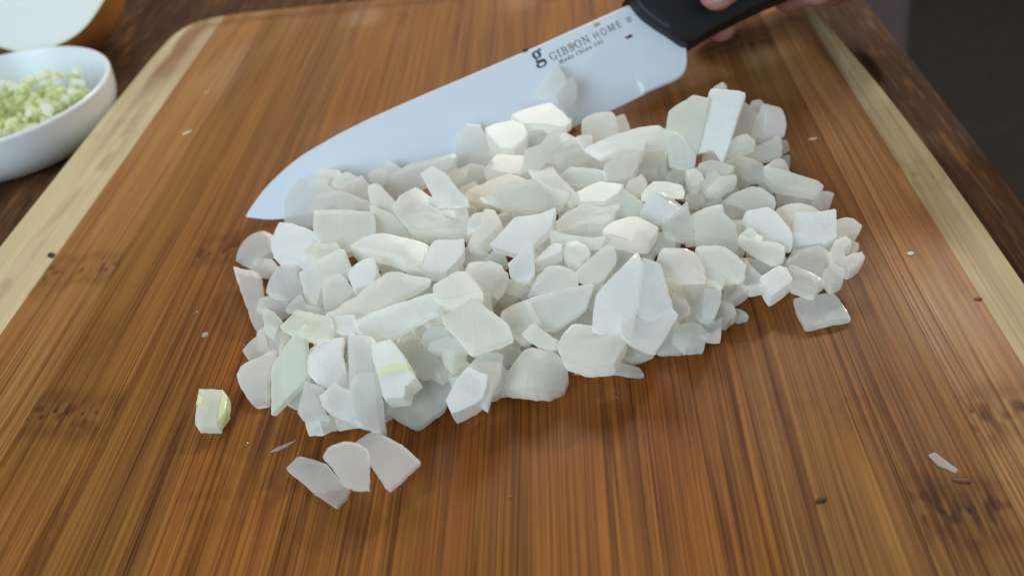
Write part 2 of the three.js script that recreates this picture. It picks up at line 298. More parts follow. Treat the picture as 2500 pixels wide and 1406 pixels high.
// ---------- onion ----------
const bumpTex = dataTex(512, 512, (x, y, o) => { const X = x / 512, Y = y / 512; let v = .45 * vn(X * 46, Y * 5) + .25 * vn(X * 90 + 7, Y * 14) + .3 * vn(X * 70, Y * 70); o[0] = o[1] = o[2] = v; }, false, true);
const veinTex = dataTex(512, 512, (x, y, o) => { const X = x / 512, Y = y / 512, v = .975 + .03 * (vn(X * 30, Y * 2.2) - .5) + .03 * (vn(X * 64 + 3, Y * 3) - .5) + .05 * (vn(X * 5, Y * 5 + 7) - .5); o[0] = S(v - .004); o[1] = S(v); o[2] = S(v - .012); }, true, true);
const onionMats = {};
for (const [k, c, through, rough] of [['w', [.985, .986, .962], .70, .76], ['b', [.988, .99, .982], .52, .88], ['c', [.968, .964, .945], .78, .62], ['y', [.985, .973, .925], .66, .79], ['g', [.958, .972, .89], .70, .76], ['yg', [.93, .95, .66], .5, .9]])
  onionMats[k] = new THREE.MeshPhysicalMaterial({ color: lin(...c), vertexColors: true, roughness: rough, transmission: through, thickness: 0, clearcoat: 1, clearcoatRoughness: .13, map: veinTex, bumpMap: bumpTex, bumpScale: .00012 });
const parse = (s) => s.split(' ').map((q) => q.split(',').map(Number));
function roundOutline(pts, keep = .06, wander = 1) {
  let a = pts;
  for (let k = 0; k < 2; k++) { const b = []; for (let i = 0; i < a.length; i++) { const p = a[i], q = a[(i + 1) % a.length]; b.push([p[0] + (q[0] - p[0]) * keep, p[1] + (q[1] - p[1]) * keep], [q[0] + (p[0] - q[0]) * keep, q[1] + (p[1] - q[1]) * keep]); } a = b; keep = .16; }
  const out = [];
  for (let i = 0; i < a.length; i++) { const p = a[i], q = a[(i + 1) % a.length], n = Math.max(1, Math.round(Math.hypot(q[0] - p[0], q[1] - p[1]) / 1.3)); for (let j = 0; j < n; j++) out.push([p[0] + (q[0] - p[0]) * j / n + rnd(-.1, .1), p[1] + (q[1] - p[1]) * j / n + rnd(-.1, .1)]); }
  const s = rnd(0, 99), k = wander * rnd(.12, .42), saw = wander * (rnd() < .3 ? .28 : .08);   // cut edges wander, some are ragged
  return out.map(([x, y], i) => [x + k * (vn(x * .35 + s, y * .35) - .5) * 1.6 + saw * (vn(x * 1.6, y * 1.6 + s) - .5), y + k * (vn(x * .35, y * .35 + s + 40) - .5) * 1.6 + saw * (vn(x * 1.6 + 9, y * 1.6 + s) - .5)]);
}
// a chunk of onion layer: its outline in mm, thickness and bulge in cm; y is its outer face
function chunkGeo(pts, th, bu, tint = [1, 1, 1], wander = 1) {
  const P = roundOutline(pts, wander ? .06 : .03, wander), n = P.length, T = th * 10, B = bu * 10;
  let cx = 0, cy = 0; for (const p of pts) { cx += p[0] / pts.length; cy += p[1] / pts.length; }
  let R = 0; for (const p of P) R = Math.max(R, Math.hypot(p[0] - cx, p[1] - cy));
  const ang = rnd(0, Math.PI), ca = Math.cos(ang), sa = Math.sin(ang), s1 = rnd(0, 99), ua = rnd(0, 6.28);
  const f = (u, v) => { const d = ((u - cx) * ca + (v - cy) * sa) / R, e = (-(u - cx) * sa + (v - cy) * ca) / R; return -B * (d * d * 2.1 + .3 * e * e) + .9 * wander * (vn(u * .16 + s1, v * .16) - .5) * Math.min(1, T / 3); };
  const bev = Math.min(.6, T * .2), pos = [], uv = [], col = [], idx = [];
  const rings = [[0.02, 0, 0], [.35, 0, 0], [.65, 0, 0], [.88, -.04 * bev, 0], [.955, -.22 * bev, 0], [.99, -.6 * bev, 1], [1.005, -bev * 1.2, 1], [1, -T * .55, 1], [.985, -T + bev, 1], [.95, -T, 1], [.5, -T, 0], [.02, -T, 0]];
  rings.forEach(([k, y, side], ri) => {
    for (const p of P) {
      const u = cx + (p[0] - cx) * k, v = cy + (p[1] - cy) * k;
      const z = f(u, v) * (ri >= 9 ? .8 : 1) + y;
      pos.push(u / 1000, z / 1000, -v / 1000);
      const a = u * Math.cos(ua) + (v + z) * Math.sin(ua), b = -u * Math.sin(ua) + (v + z) * Math.cos(ua); uv.push(a / 24, b / 24);
      const q = side ? 1.03 : 1; col.push(tint[0] * q, tint[1] * q, tint[2] * q);
    }
  });
  for (let r = 0; r + 1 < rings.length; r++) for (let i = 0; i < n; i++) { const a = r * n + i, b = r * n + (i + 1) % n; idx.push(a, a + n, b, b, a + n, b + n); }
  const cap = (r, flip) => { const c = pos.length / 3; pos.push(cx / 1000, (f(cx, cy) * (r ? .8 : 1) + rings[r][1]) / 1000, -cy / 1000); uv.push(0, 0); col.push(...tint); for (let i = 0; i < n; i++) { const a = r * n + i, b = r * n + (i + 1) % n; flip ? idx.push(a, b, c) : idx.push(c, a, b); } };
  cap(0, false); cap(rings.length - 1, false);
  let area = 0; for (let i = 0; i < n; i++) { const p = P[i], q = P[(i + 1) % n]; area += p[0] * q[1] - q[0] * p[1]; }
  // outward winding
  for (let i = 0; i < idx.length; i += 3) if (area < 0) { const t = idx[i]; idx[i] = idx[i + 1]; idx[i + 1] = t; }
  for (let i = idx.length - n * 3; i < idx.length; i += 3) { const t = idx[i]; idx[i] = idx[i + 1]; idx[i + 1] = t; }
  const g = geoFrom(pos, idx, uv, col);
  return toCreasedNormals(g, 1.05);
}
const tintOf = () => { const v = rnd(.97, 1.02), w = rnd(-.012, .012); return [v * (1 + w), v, v * (1 - w)]; };
function pose(o, at, T, az) {
  const t = T * Math.PI / 180, a = az * Math.PI / 180;
  const n = new THREE.Vector3(Math.sin(t) * Math.sin(a), Math.cos(t), Math.sin(t) * Math.cos(a)), u = new THREE.Vector3(Math.cos(a), 0, -Math.sin(a)), v = new THREE.Vector3().crossVectors(n, u);
  o.matrix.makeBasis(u, n, v.negate()); o.quaternion.setFromRotationMatrix(o.matrix); o.position.set(at[0] * CM, at[1] * CM, at[2] * CM);
}
const heapSpots = [];
function dice(label, kind, at, T, az, th, bu, line, bands) {
  const geo = chunkGeo(parse(line), th, bu, tintOf(), bands ? 0 : 1);
  let o;
  if (bands) {
    o = group('onion_piece'); mesh('flesh', geo, onionMats[kind], o);
    for (const [name, k, dz, l] of bands) mesh(name, chunkGeo(parse(l), th * .8 + dz, 0, [1, 1, 1], 0).translate(0, dz * CM, 0), onionMats[k], o);
  } else o = mesh('onion_piece', geo, onionMats[kind]);
  pose(o, at, T, az); tag(o, label, 'onion piece', 'diced onion pieces on the cutting board');
  heapSpots.push(at); return o;
}
function slab(label, kind, at, T, az, th, bu, line) {
  const s = new THREE.Shape(roundOutline(parse(line)).map((p) => new THREE.Vector2(p[0] / 1000, p[1] / 1000)));
  const d = th * CM, g = new THREE.ExtrudeGeometry(s, { depth: d * .5, bevelEnabled: true, bevelThickness: d * .25, bevelSize: d * .2, bevelOffset: -d * .2, bevelSegments: 3 });
  g.rotateX(-Math.PI / 2); g.translate(0, -d * .75, 0); const c = tintOf(), n = g.attributes.position.count, col = [];
  for (let i = 0; i < n; i++) col.push(...c); g.setAttribute('color', new THREE.Float32BufferAttribute(col, 3));
  const uv = g.attributes.uv; for (let i = 0; i < n; i++) uv.setXY(i, uv.getX(i) / .024, uv.getY(i) / .024);
  const o = mesh('onion_piece', toCreasedNormals(g, .9), onionMats[kind]); pose(o, at, T, az); tag(o, label, 'onion piece', 'diced onion pieces on the cutting board');
}
function gapBit(at, T, az, th, line, label) {
  const o = mesh('onion_piece', chunkGeo(parse(line), th, .05, tintOf()), hash(Math.round(at[0] * 100), 7) > .5 ? onionMats.w : onionMats.y); pose(o, at, T, az);
  tag(o, label || 'small pale onion piece showing in a gap between larger pieces of the pile', 'onion piece', 'onion pieces glimpsed in the gaps of the pile');
}
dice("pale wedge sticking out left of the pile just below the knife tip", 'c', [-10.34, 0.68, -20.57], 10, -20, 0.36, 0.30, '-9.1,-4.0 -2.5,7.0 2.0,6.4 6.5,-0.8 3.0,-8.2');
dice("large clear slice leaning on the blade beside the knife tip", 'c', [-8.94, 0.82, -22.74], 42, -23, 0.16, 0.32, '10.1,3.7 3.4,-1.2 4.0,-10.3 -9.6,-10.4 -16.0,5.2 3.9,7.6 3.5,5.4');
dice("pale flap lying on the blade edge, second from the knife tip", 'c', [-7.16, 1.15, -22.36], 21, -23, 0.32, 0.12, '6.9,1.2 7.2,-5.3 -11.1,-2.7 -3.3,6.9');
dice("clear pointed slice stuck to the blade under the printed letter", 'c', [-0.56, 1.78, -27.53], 45, -4, 0.09, 0.33, '-6.8,-4.3 0.5,9.2 4.6,0.8 1.7,-5.7');
dice("thin clear sliver stuck to the blade right of the pointed slice", 'c', [-0.10, 1.46, -27.12], 45, 7, 0.09, 0.24, '2.1,7.4 4.0,3.0 2.6,-2.6 -0.7,-5.5 -3.6,-3.1 -4.4,0.9');
dice("dim grey piece in the shadow right of the square chunk under the blade", 'c', [1.60, 1.70, -24.48], 25, 27, 0.26, 0.17, '-1.7,2.9 3.5,3.1 3.2,-3.8 -5.0,-2.2');
dice("square cream chunk standing against the lower edge of the blade", 'y', [0.93, 1.70, -24.30], 30, -20, 0.27, 0.23, '2.8,6.9 6.3,-0.6 5.3,-4.1 -5.9,-5.8 -8.7,3.8');
dice("broad smooth piece leaning on the blade between the knob and the hollow", 'w', [-5.65, 0.79, -23.64], 31, -22, 0.35, 0.19, '12.7,11.6 14.1,6.1 -1.9,-9.7 -10.2,-7.7 -12.4,-4.6 -2.9,4.1');
dice("flat strip along the top of the square glassy slice", 'c', [-7.60, 1.70, -21.08], 28, -24, 0.26, 0.22, '-11.5,1.2 -0.9,4.1 12.5,3.0 14.8,0.1 -6.1,-4.6 -9.7,-3.8');
dice("small creamy knob below the blade, right of the flat strip", 'y', [-6.04, 1.70, -20.85], 33, -2, 0.41, 0.17, '-5.6,6.4 -2.6,7.4 3.3,0.9 4.9,-2.1 3.4,-4.9 -0.2,-5.1 -3.4,-2.4');
dice("tan shaded piece sunk between the square slice and the big leaf", 'y', [-5.79, 1.40, -19.99], 31, -14, 0.35, -0.31, '-7.0,5.3 0.2,4.2 11.0,-5.2 -4.5,-4.1');
dice("square glassy slice lying flat left of the pile's middle", 'w', [-7.06, 1.70, -19.60], 18, 13, 0.30, 0.15, '-8.4,10.6 9.8,5.8 9.1,-3.5 5.0,-8.1 -6.2,-4.7 -9.3,0.4');
dice("rounded leaf shaped piece right of the tan shaded hollow", 'w', [-4.59, 1.70, -20.38], 6, -26, 0.62, 0.04, '16.3,-3.9 0.8,-10.3 -11.3,-3.4 -12.5,3.0 -9.0,8.1 2.1,3.3 12.1,3.9');
dice("plump piece above the pinhole gap at the pile's upper left", 'w', [-4.10, 2.15, -20.82], 35, -10, 0.37, -0.24, '-7.2,3.3 -3.9,6.3 0.4,4.3 10.4,-6.3 -0.1,-7.4');
dice("greenish piece beside the dark red gap at the pile's left", 'g', [-7.48, 1.49, -18.69], 26, 19, 0.41, -0.27, '-5.8,0.7 -2.6,4.5 4.0,2.4 5.0,-4.5 -0.7,-3.1');
dice("bright wet chunk with sparkling top below the knife tip", 'b', [-8.72, 1.66, -19.28], 20, -24, 0.70, 0.26, '7.1,6.2 10.5,-4.5 -2.5,-6.2 -7.4,-1.4 -8.2,6.2');
dice("bumpy piece below the dark red gap at the pile's left", 'w', [-7.42, 1.35, -17.65], 34, -12, 0.32, 0.11, '3.1,10.7 8.9,1.3 0.6,1.5 -0.3,-7.5 -3.7,-8.3 -8.7,2.4');
dice("blocky lump under the dark red gap", 'b', [-6.11, 1.70, -17.51], 15, -2, 0.55, 0.25, '2.3,5.1 3.8,0.6 2.9,-3.6 -2.2,-5.8 -6.9,3.9');
dice("long flat piece running down right from the dark red gap", 'w', [-5.42, 1.70, -18.64], 7, -6, 0.64, 0.06, '11.4,-8.0 -14.7,1.6 -7.9,5.6 10.5,1.2');
dice("shiny curved piece at the end of the long flat piece", 'b', [-3.91, 1.70, -18.09], 13, 20, 0.54, 0.07, '-3.2,3.6 -0.4,6.0 5.6,3.6 7.3,3.6 6.2,-0.8 3.0,-4.3 -1.3,-6.3 -5.6,-4.6 -6.7,-2.5 -4.6,2.1');
dice("rounded lobe at the pile's left edge under the bright wet chunk", 'w', [-8.92, 0.88, -18.39], 31, -7, 0.29, 0.30, '-7.5,2.3 -5.8,5.3 -0.3,6.4 3.9,5.7 4.2,1.3 6.0,-1.2 5.7,-3.8 1.7,-6.7 -2.1,-6.0 -5.9,-3.1');
dice("narrow jagged wedge pointing up along the pile's left edge", 'c', [-9.91, 0.49, -18.09], 10, -15, 0.33, 0.16, '-14.1,12.5 -2.6,10.4 9.1,-10.5 6.4,-10.9');
dice("flat grey flake tucked under the bluish flap at left", 'c', [-7.88, 1.00, -17.03], 16, -5, 0.31, 0.33, '-9.8,2.8 -2.7,4.8 0.3,-0.1 5.5,0.0 7.4,-4.1 -0.9,-3.2');
dice("bluish triangular flap above the long slabs at left", 'w', [-6.93, 1.45, -17.10], 27, 7, 0.36, 0.21, '1.6,5.8 5.5,-1.0 -3.3,-8.3 -3.8,3.6');
dice("upper of the two long bluish slabs at left", 'w', [-5.53, 1.70, -16.39], 25, 21, 0.41, -0.20, '15.4,-0.8 -5.0,-4.3 -15.1,-1.2 5.2,6.4');
dice("small bright block under the upper long slab", 'b', [-6.26, 1.63, -15.41], 20, -6, 0.33, -0.11, '-5.7,2.6 2.2,3.0 3.6,-0.6 3.0,-3.2 -3.1,-1.8');
dice("lower of the two long bluish slabs at left", 'w', [-4.83, 1.90, -15.27], 25, -24, 0.29, 0.13, '7.2,10.4 11.0,5.2 5.3,-0.5 -0.4,-5.5 -11.2,-6.4 -12.3,-3.4');
dice("small frosted wedge on the pile's left edge above the big lobe", 'w', [-9.00, 0.61, -16.87], 9, 4, 0.34, 0.25, '-4.2,9.8 3.5,0.7 1.7,-5.9 -1.1,-4.2');
dice("flat yellowish slice with tiny sparkles at the pile's lower left", 'g', [-7.17, 1.65, -15.40], 12, -24, 0.29, -0.14, '-8.9,-2.6 -7.3,3.8 3.8,3.9 6.5,0.9 6.9,-2.2 -1.4,-3.8');
dice("angular piece right of the shiny curved piece", 'y', [-3.33, 2.40, -15.83], 8, 20, 0.51, 0.01, '6.8,-5.2 -3.7,-3.3 -5.5,-1.5 -4.8,2.2 2.7,4.6 4.7,3.4');
dice("cream piece over the hollow between the angular pieces", 'y', [-2.71, 1.50, -17.50], 11, -1, 0.41, 0.06, '-5.8,0.7 -4.5,2.8 0.9,3.0 7.0,-2.1 2.2,-4.2');
dice("crown shaped clear chunk touching the blade below the stuck slices", 'w', [-0.96, 1.70, -25.34], 8, 23, 0.40, 0.06, '-10.0,7.2 6.1,7.8 7.7,-5.8 4.4,-8.6 -8.3,-0.2');
dice("shaded recess piece under the crown shaped chunk", 'c', [-1.27, 1.40, -24.60], 35, 11, 0.29, 0.32, '3.6,2.1 1.4,-3.8 -3.1,-3.9 -3.3,1.5 1.3,4.1');
dice("round glossy piece right of the tall lobe under the blade", 'w', [-2.23, 1.70, -24.49], 9, 8, 0.59, 0.04, '-4.5,6.4 2.6,7.0 5.2,4.5 6.1,2.0 6.9,-1.4 5.5,-5.1 1.0,-8.4 -3.3,-7.8 -5.2,-3.4 -7.2,1.6 -7.2,5.2');
dice("tall pale lobe leaning on the middle of the blade", 'w', [-3.42, 0.86, -24.97], 34, 13, 0.29, 0.35, '-6.4,6.5 -1.1,11.0 3.6,10.5 4.5,6.9 5.5,1.9 6.9,-3.2 5.0,-7.4 0.8,-11.1 -3.0,-8.8 -7.5,-6.0 -8.2,0.3');
dice("creamy slab under the round glossy piece", 'y', [-1.63, 1.45, -22.73], 7, 11, 0.54, 0.02, '10.1,-9.3 -13.9,0.4 -8.2,9.1 0.7,5.1 -0.9,1.3 2.9,-3.1 8.9,-3.0');
dice("wet cream chunk with a glint left of the pale grey piece", 'y', [-0.97, 1.80, -22.91], 37, 27, 0.60, 0.25, '-4.6,2.9 0.2,2.9 6.1,6.2 9.2,5.1 7.3,2.1 4.7,-0.5 2.3,-4.6 -1.1,-4.2 -6.7,-7.0 -9.5,-2.9 -7.2,0.3');
dice("tiny cream nub above the wet cream chunk", 'y', [-0.21, 2.05, -23.32], 23, -1, 0.42, 0.22, '3.0,0.2 0.9,-1.2 -2.5,-1.4 -1.5,2.4');
dice("pale grey translucent piece left of the long white bar", 'c', [0.07, 1.70, -22.60], 30, 17, 0.26, 0.20, '-5.8,4.7 -3.4,7.2 2.2,7.1 5.4,4.4 7.8,-0.8 5.7,-5.6 0.6,-7.7 -4.8,-5.8 -7.6,-3.3');
dice("smooth piece below the pale grey translucent piece", 'w', [0.38, 1.70, -21.32], 33, -1, 0.28, 0.12, '6.1,-3.1 3.7,-5.1 -9.9,1.5 -5.8,4.3 5.7,2.5');
dice("grey end piece tucked under the long white bar", 'c', [0.50, 1.95, -22.85], 37, 12, 0.33, 0.27, '-4.2,3.8 2.2,3.6 1.1,-0.7 2.8,-4.2 -1.9,-2.4');
dice("blurred piece hanging under the right end of the long white bar", 'w', [2.38, 1.50, -22.50], 6, 17, 0.54, 0.07, '6.8,3.9 4.1,-4.1 0.4,-5.6 -4.7,-4.4 -7.4,-1.4 -2.9,5.3 3.9,6.7');
dice("cream chunk standing under the middle of the long white bar", 'y', [1.42, 1.85, -21.62], 20, 5, 0.60, -0.26, '8.7,5.5 2.4,-5.1 -5.8,-6.7 -5.6,-0.3 0.4,6.9');
dice("broad fan piece at the right end of the long white bar", 'w', [3.25, 1.70, -22.45], 40, -8, 0.34, 0.11, '-8.0,8.6 -0.4,6.6 5.8,-1.7 5.5,-4.7 3.1,-6.3 -2.8,-4.6 -3.4,2.3');
dice("long white bar lying across the back of the pile", 'b', [2.05, 2.15, -22.64], 30, 17, 0.37, 0.23, '-16.4,3.9 8.2,3.5 11.8,-0.9 9.5,-4.6 -12.8,-1.9');
dice("small creamy tooth below the blurred hanging piece", 'y', [1.78, 1.70, -20.71], 26, 21, 0.39, 0.11, '-4.7,-1.2 -1.0,2.4 3.9,3.6 3.3,-1.5 -1.4,-3.3');
dice("creamy plate under the round glossy piece, left of the pile's middle", 'y', [-2.47, 1.60, -21.42], 12, 2, 0.40, 0.03, '-10.9,-1.1 4.1,5.4 9.5,1.7 1.5,1.2 0.9,-3.2 -5.0,-3.9');
dice("broad creamy plate in the upper middle of the pile", 'y', [-1.63, 1.65, -20.62], 36, 9, 0.39, -0.30, '13.8,-3.3 10.3,-7.6 -13.5,-0.0 -8.0,0.6 -7.2,5.0 4.6,5.4');
dice("long creamy shard right of the broad creamy plate", 'w', [-0.54, 1.85, -20.68], 19, -19, 0.34, -0.29, '-10.3,2.9 -3.1,6.3 7.5,-3.2 5.5,-5.8');
dice("slim upright stick below the creamy plates", 'w', [-3.04, 1.70, -19.34], 33, -20, 0.27, 0.23, '1.2,5.7 2.6,1.7 1.9,-3.1 -0.7,-5.5 -2.4,-3.7 -2.7,5.0');
dice("cream wedge left of the bright lens shaped piece", 'y', [-2.75, 1.80, -19.17], 10, -22, 0.58, 0.06, '0.3,6.9 4.7,2.0 1.7,-7.0 -2.6,-8.0 -1.3,-0.1 -2.9,6.6');
dice("bright lens shaped piece in the middle of the pile", 'b', [-1.50, 1.70, -18.70], 22, -12, 0.38, -0.23, '-9.5,-6.7 -4.6,5.4 7.8,7.0 7.1,1.9 -0.8,-7.3');
dice("pale piece above the bluish wedge right of the middle", 'w', [1.44, 1.60, -19.95], 36, -3, 0.35, 0.27, '-6.4,3.6 -1.2,5.3 6.0,-0.1 2.9,-4.6 -1.5,-4.1');
dice("big pale slab right of the bright lens shaped piece", 'w', [0.27, 1.70, -19.40], 9, 11, 0.57, 0.08, '-10.4,0.2 -7.5,2.0 -3.6,3.9 2.0,5.4 7.2,6.2 11.6,4.2 9.0,0.0 6.6,-3.8 3.6,-5.8 -1.3,-3.8 -5.5,-4.1 -11.3,-3.9');
dice("low piece under the front of the big pale slab", 'w', [-0.14, 1.60, -18.32], 20, -3, 0.32, -0.21, '-7.3,2.8 9.0,0.3 7.2,-2.9 -2.3,0.9 -6.9,-1.0');
dice("slanted piece with a bright corner behind the big lilac slabs", 'w', [1.35, 1.70, -18.54], 5, 16, 0.50, 0.05, '-6.5,3.2 -2.7,5.4 3.9,4.6 8.7,-1.4 4.0,-6.4 -0.7,-5.4 -6.7,0.4');
dice("bright bluish wedge at the pile's right of centre", 'b', [2.43, 1.70, -19.58], 20, 8, 0.31, 0.31, '-8.4,-2.4 -0.5,7.5 8.1,0.7 0.8,-5.7');
dice("round cream piece left of the white triangle", 'w', [-2.43, 1.60, -17.01], 21, 25, 0.32, -0.14, '-6.2,4.2 0.7,4.7 3.4,2.2 3.5,-3.5 -1.3,-7.4');
dice("white triangle below the bright lens shaped piece", 'b', [-1.61, 1.70, -17.04], 28, 9, 0.29, -0.34, '4.2,7.4 3.1,-2.2 1.4,-3.7 -1.3,-3.2 -3.6,-0.6 -3.7,2.5');
dice("short stick right of the white triangle", 'b', [-0.88, 1.70, -17.75], 8, -8, 0.40, 0.01, '3.5,3.5 3.5,0.3 -3.3,-4.3 -4.0,-2.9 0.4,3.5');
dice("smooth rounded knob in the centre of the pile", 'w', [-0.12, 1.70, -17.79], 7, 1, 0.50, 0.05, '-4.0,1.0 -2.9,3.7 0.1,4.3 2.5,2.1 3.6,-0.8 2.8,-3.1 0.2,-4.6 -2.5,-2.2');
dice("cream strip right of the smooth rounded knob", 'y', [0.52, 1.70, -17.06], 21, 21, 0.26, 0.11, '-8.6,0.4 4.0,5.6 5.6,4.1 4.9,0.1 -0.8,-4.5 -4.9,-5.4');
dice("wet rounded piece under the white triangle and stick", 'w', [-0.83, 1.70, -16.68], 22, -21, 0.32, 0.30, '-4.6,-0.1 -2.6,3.2 0.2,5.2 4.2,4.8 6.3,2.3 7.1,-0.7 4.0,-3.4 -2.9,-4.4 -6.9,-4.5 -5.2,-2.4');
dice("long wet strip with a sparkle in the front middle of the pile", 'w', [-0.67, 1.43, -15.72], 27, -0, 0.31, 0.11, '9.8,7.2 7.0,-0.4 -1.4,-5.5 -5.9,-4.7 -9.5,3.6');
dice("broad flat piece left of the long wet strip", 'w', [-1.82, 1.40, -15.52], 25, -24, 0.41, 0.29, '-6.9,3.1 0.5,7.0 7.6,-0.7 2.1,-5.3 -3.5,-3.8');
dice("small yellow green bit deep in the gap at the front", 'g', [-4.57, 1.40, -15.28], 18, 20, 0.30, 0.16, '-1.3,1.2 1.4,1.7 1.0,-1.7 -1.0,-1.2');
dice("grey chip tucked in the gap right of the green bit", 'c', [-3.91, 1.50, -15.52], 19, -27, 0.42, -0.32, '1.2,3.2 3.4,-0.1 0.8,-1.6 -2.9,-2.0 -2.4,0.6');
dice("dim piece under the two long slabs behind the striped piece", 'c', [-4.67, 1.39, -14.95], 22, -21, 0.34, 0.33, '-4.8,0.2 -1.4,3.2 2.1,2.6 3.9,-0.7 1.6,-2.9 -1.5,-2.3');
dice("low block right of the yellow green bit", 'w', [-3.91, 1.64, -14.92], 22, -18, 0.41, 0.23, '-4.9,0.1 1.8,2.6 3.6,2.5 5.1,0.5 -1.4,-3.7 -4.2,-2.0');
dice("wide flat piece along the front right of the green bit", 'w', [-3.46, 1.61, -14.51], 20, -16, 0.33, 0.16, '6.8,1.0 4.9,-1.1 -5.4,-2.3 -5.6,-0.1 -0.8,2.4');
dice("large pale sheet at the front middle of the pile", 'w', [-2.61, 1.87, -14.83], 25, 17, 0.42, 0.10, '-9.3,5.4 -0.1,8.1 6.7,-1.1 6.9,-5.6 -4.3,-6.6');
dice("pale piece wedged behind the big smooth lobe", 'w', [-1.10, 1.28, -14.76], 28, -17, 0.33, -0.13, '-5.7,-0.0 -3.2,3.7 4.1,0.2 3.8,-1.5 0.8,-2.4');
dice("big smooth lobe on the pile's front edge", 'w', [-1.38, 1.14, -14.05], 14, -4, 0.60, 0.40, '-7.8,-3.3 -7.5,0.6 -7.1,2.9 -3.5,7.2 -0.9,6.5 2.1,4.7 5.0,4.7 7.9,3.0 8.1,0.4 7.2,-2.5 4.2,-5.0 0.6,-6.5 -2.5,-6.5 -6.0,-5.2');
dice("thin sliver lying on the board at the pile's front", 'c', [0.69, 0.33, -14.62], 8, 22, 0.25, 0.27, '-11.4,5.0 -0.2,2.2 5.8,-2.1 5.7,-5.0');
dice("dim grey piece under the lilac block at the front", 'c', [0.98, 0.44, -14.98], 15, -9, 0.39, 0.20, '-3.7,-2.6 -3.0,0.9 -1.2,3.3 1.7,2.3 4.7,-0.1 2.3,-1.3 -0.8,-2.4');
dice("lilac block with a jagged foot on the front edge", 'w', [0.08, 1.33, -14.41], 10, -25, 0.50, 0.10, '-8.8,-1.8 -8.0,6.2 5.4,8.1 7.6,3.7 6.9,-3.2 1.0,-6.2 -4.6,-6.3');
dice("drooping lilac piece with a sharp lower corner at the front", 'w', [1.48, 1.33, -14.82], 14, -4, 0.26, -0.31, '-6.4,-3.0 -6.4,1.3 -3.2,3.5 6.1,4.8 7.7,1.1 2.2,-7.4');
dice("upper bluish slab of the largest pair on the front right", 'b', [0.83, 1.79, -15.50], 22, 10, 0.30, 0.27, '8.8,13.6 9.4,8.1 1.7,-9.6 -6.2,-8.0 -8.1,-6.2 -5.0,3.2');
dice("greyer right hand slab of the largest pair on the front right", 'w', [1.71, 1.91, -15.59], 30, -25, 0.28, 0.21, '-7.3,10.2 -0.7,8.5 8.4,-6.5 -0.8,-11.6');
dice("round greenish slice left of the tall plank at the back", 'g', [3.53, 2.45, -23.01], 45, -13, 0.41, 0.16, '1.9,8.0 6.9,7.2 4.5,-10.8 -2.3,-4.0 -5.8,-3.8 -5.5,3.3');
dice("small nub poking up behind the tall plank", 'w', [5.34, 1.70, -26.30], 40, 26, 0.30, 0.14, '-1.5,2.0 0.6,2.0 2.1,0.1 1.8,-2.2 -0.9,-1.7 -2.2,-0.1');
dice("curved piece right of the tall plank at the back", 'w', [5.81, 1.29, -24.64], 45, -9, 0.26, 0.22, '-1.4,8.4 4.5,2.1 1.5,-5.4 -4.7,-5.1');
dice("shaded side piece left of the upright block at the back right", 'w', [6.23, 1.30, -24.34], 45, -17, 0.34, 0.12, '1.8,6.9 2.6,-3.6 -1.1,-5.3 -2.5,-4.0 -0.9,6.0');
dice("upright white block at the pile's back right corner", 'b', [6.73, 1.45, -24.30], 40, 18, 0.70, 0.20, '-1.0,6.4 5.1,4.5 1.5,-6.3 -5.5,-4.5');
dice("tall white plank standing at the back of the pile", 'b', [4.49, 2.16, -22.77], 45, -26, 0.25, 0.25, '5.6,13.5 4.4,-10.7 0.2,-6.5 -4.7,-8.9 -5.8,12.5');
dice("dim flake at the pile's back right edge under the slats", 'c', [6.96, 0.45, -23.47], 9, 26, 0.40, 0.26, '0.2,3.3 2.9,2.4 -1.0,-4.2 -2.2,-1.4');
dice("stacked slat below the upright white block", 'w', [5.94, 0.79, -23.22], 35, -6, 0.31, -0.14, '7.8,6.4 7.9,-0.3 -1.3,-3.2 -6.4,-2.7 -8.2,-0.2');
dice("small rounded slice at the foot of the tall plank", 'w', [5.23, 1.70, -22.62], 30, -26, 0.39, 0.20, '-3.9,-0.2 -2.7,2.0 1.0,3.4 3.7,2.4 4.0,0.1 0.7,-2.8 -2.9,-4.8');
dice("wide crumpled piece under the stacked slat", 'w', [5.49, 0.97, -22.46], 19, 1, 0.34, 0.30, '-7.3,2.3 -2.4,4.6 5.8,4.1 4.8,-6.0 -0.9,-4.9');
dice("sloping piece right of the wide crumpled piece", 'w', [6.37, 0.98, -22.17], 14, 10, 0.37, 0.12, '-3.9,2.5 1.7,4.2 3.3,2.5 3.9,-3.0 -1.1,-4.0 -3.9,-2.0');
dice("shaggy strip along the pile's right shoulder", 'w', [6.72, 0.89, -21.49], 14, -3, 0.40, 0.03, '-7.6,6.6 7.1,-0.2 8.6,-2.2 6.5,-5.5 -6.3,-1.5 -8.7,3.1');
dice("pointed end piece on the pile's right shoulder", 'c', [7.43, 0.78, -20.78], 12, 10, 0.33, 0.21, '3.6,0.0 0.1,-4.6 -3.9,-0.6 -1.5,2.2 1.7,3.1');
dice("folded piece in front of the tall plank", 'w', [4.42, 1.48, -21.65], 13, 1, 0.40, 0.01, '-6.1,2.9 -1.6,3.7 4.8,0.1 2.7,-3.0 0.1,-3.7');
dice("small oval piece left of the folded piece", 'y', [3.56, 1.70, -20.92], 11, 13, 0.40, 0.02, '-1.6,3.7 1.4,3.7 2.7,0.9 2.3,-1.7 -0.2,-3.5 -2.4,-3.2 -2.2,0.3');
dice("tan tinted flake showing the only brownish edge in the pile", 'y', [2.60, 1.95, -20.13], 11, 7, 0.40, 0.06, '-7.4,0.3 -2.8,3.5 5.1,0.5 5.2,-1.6 -0.2,-2.5');
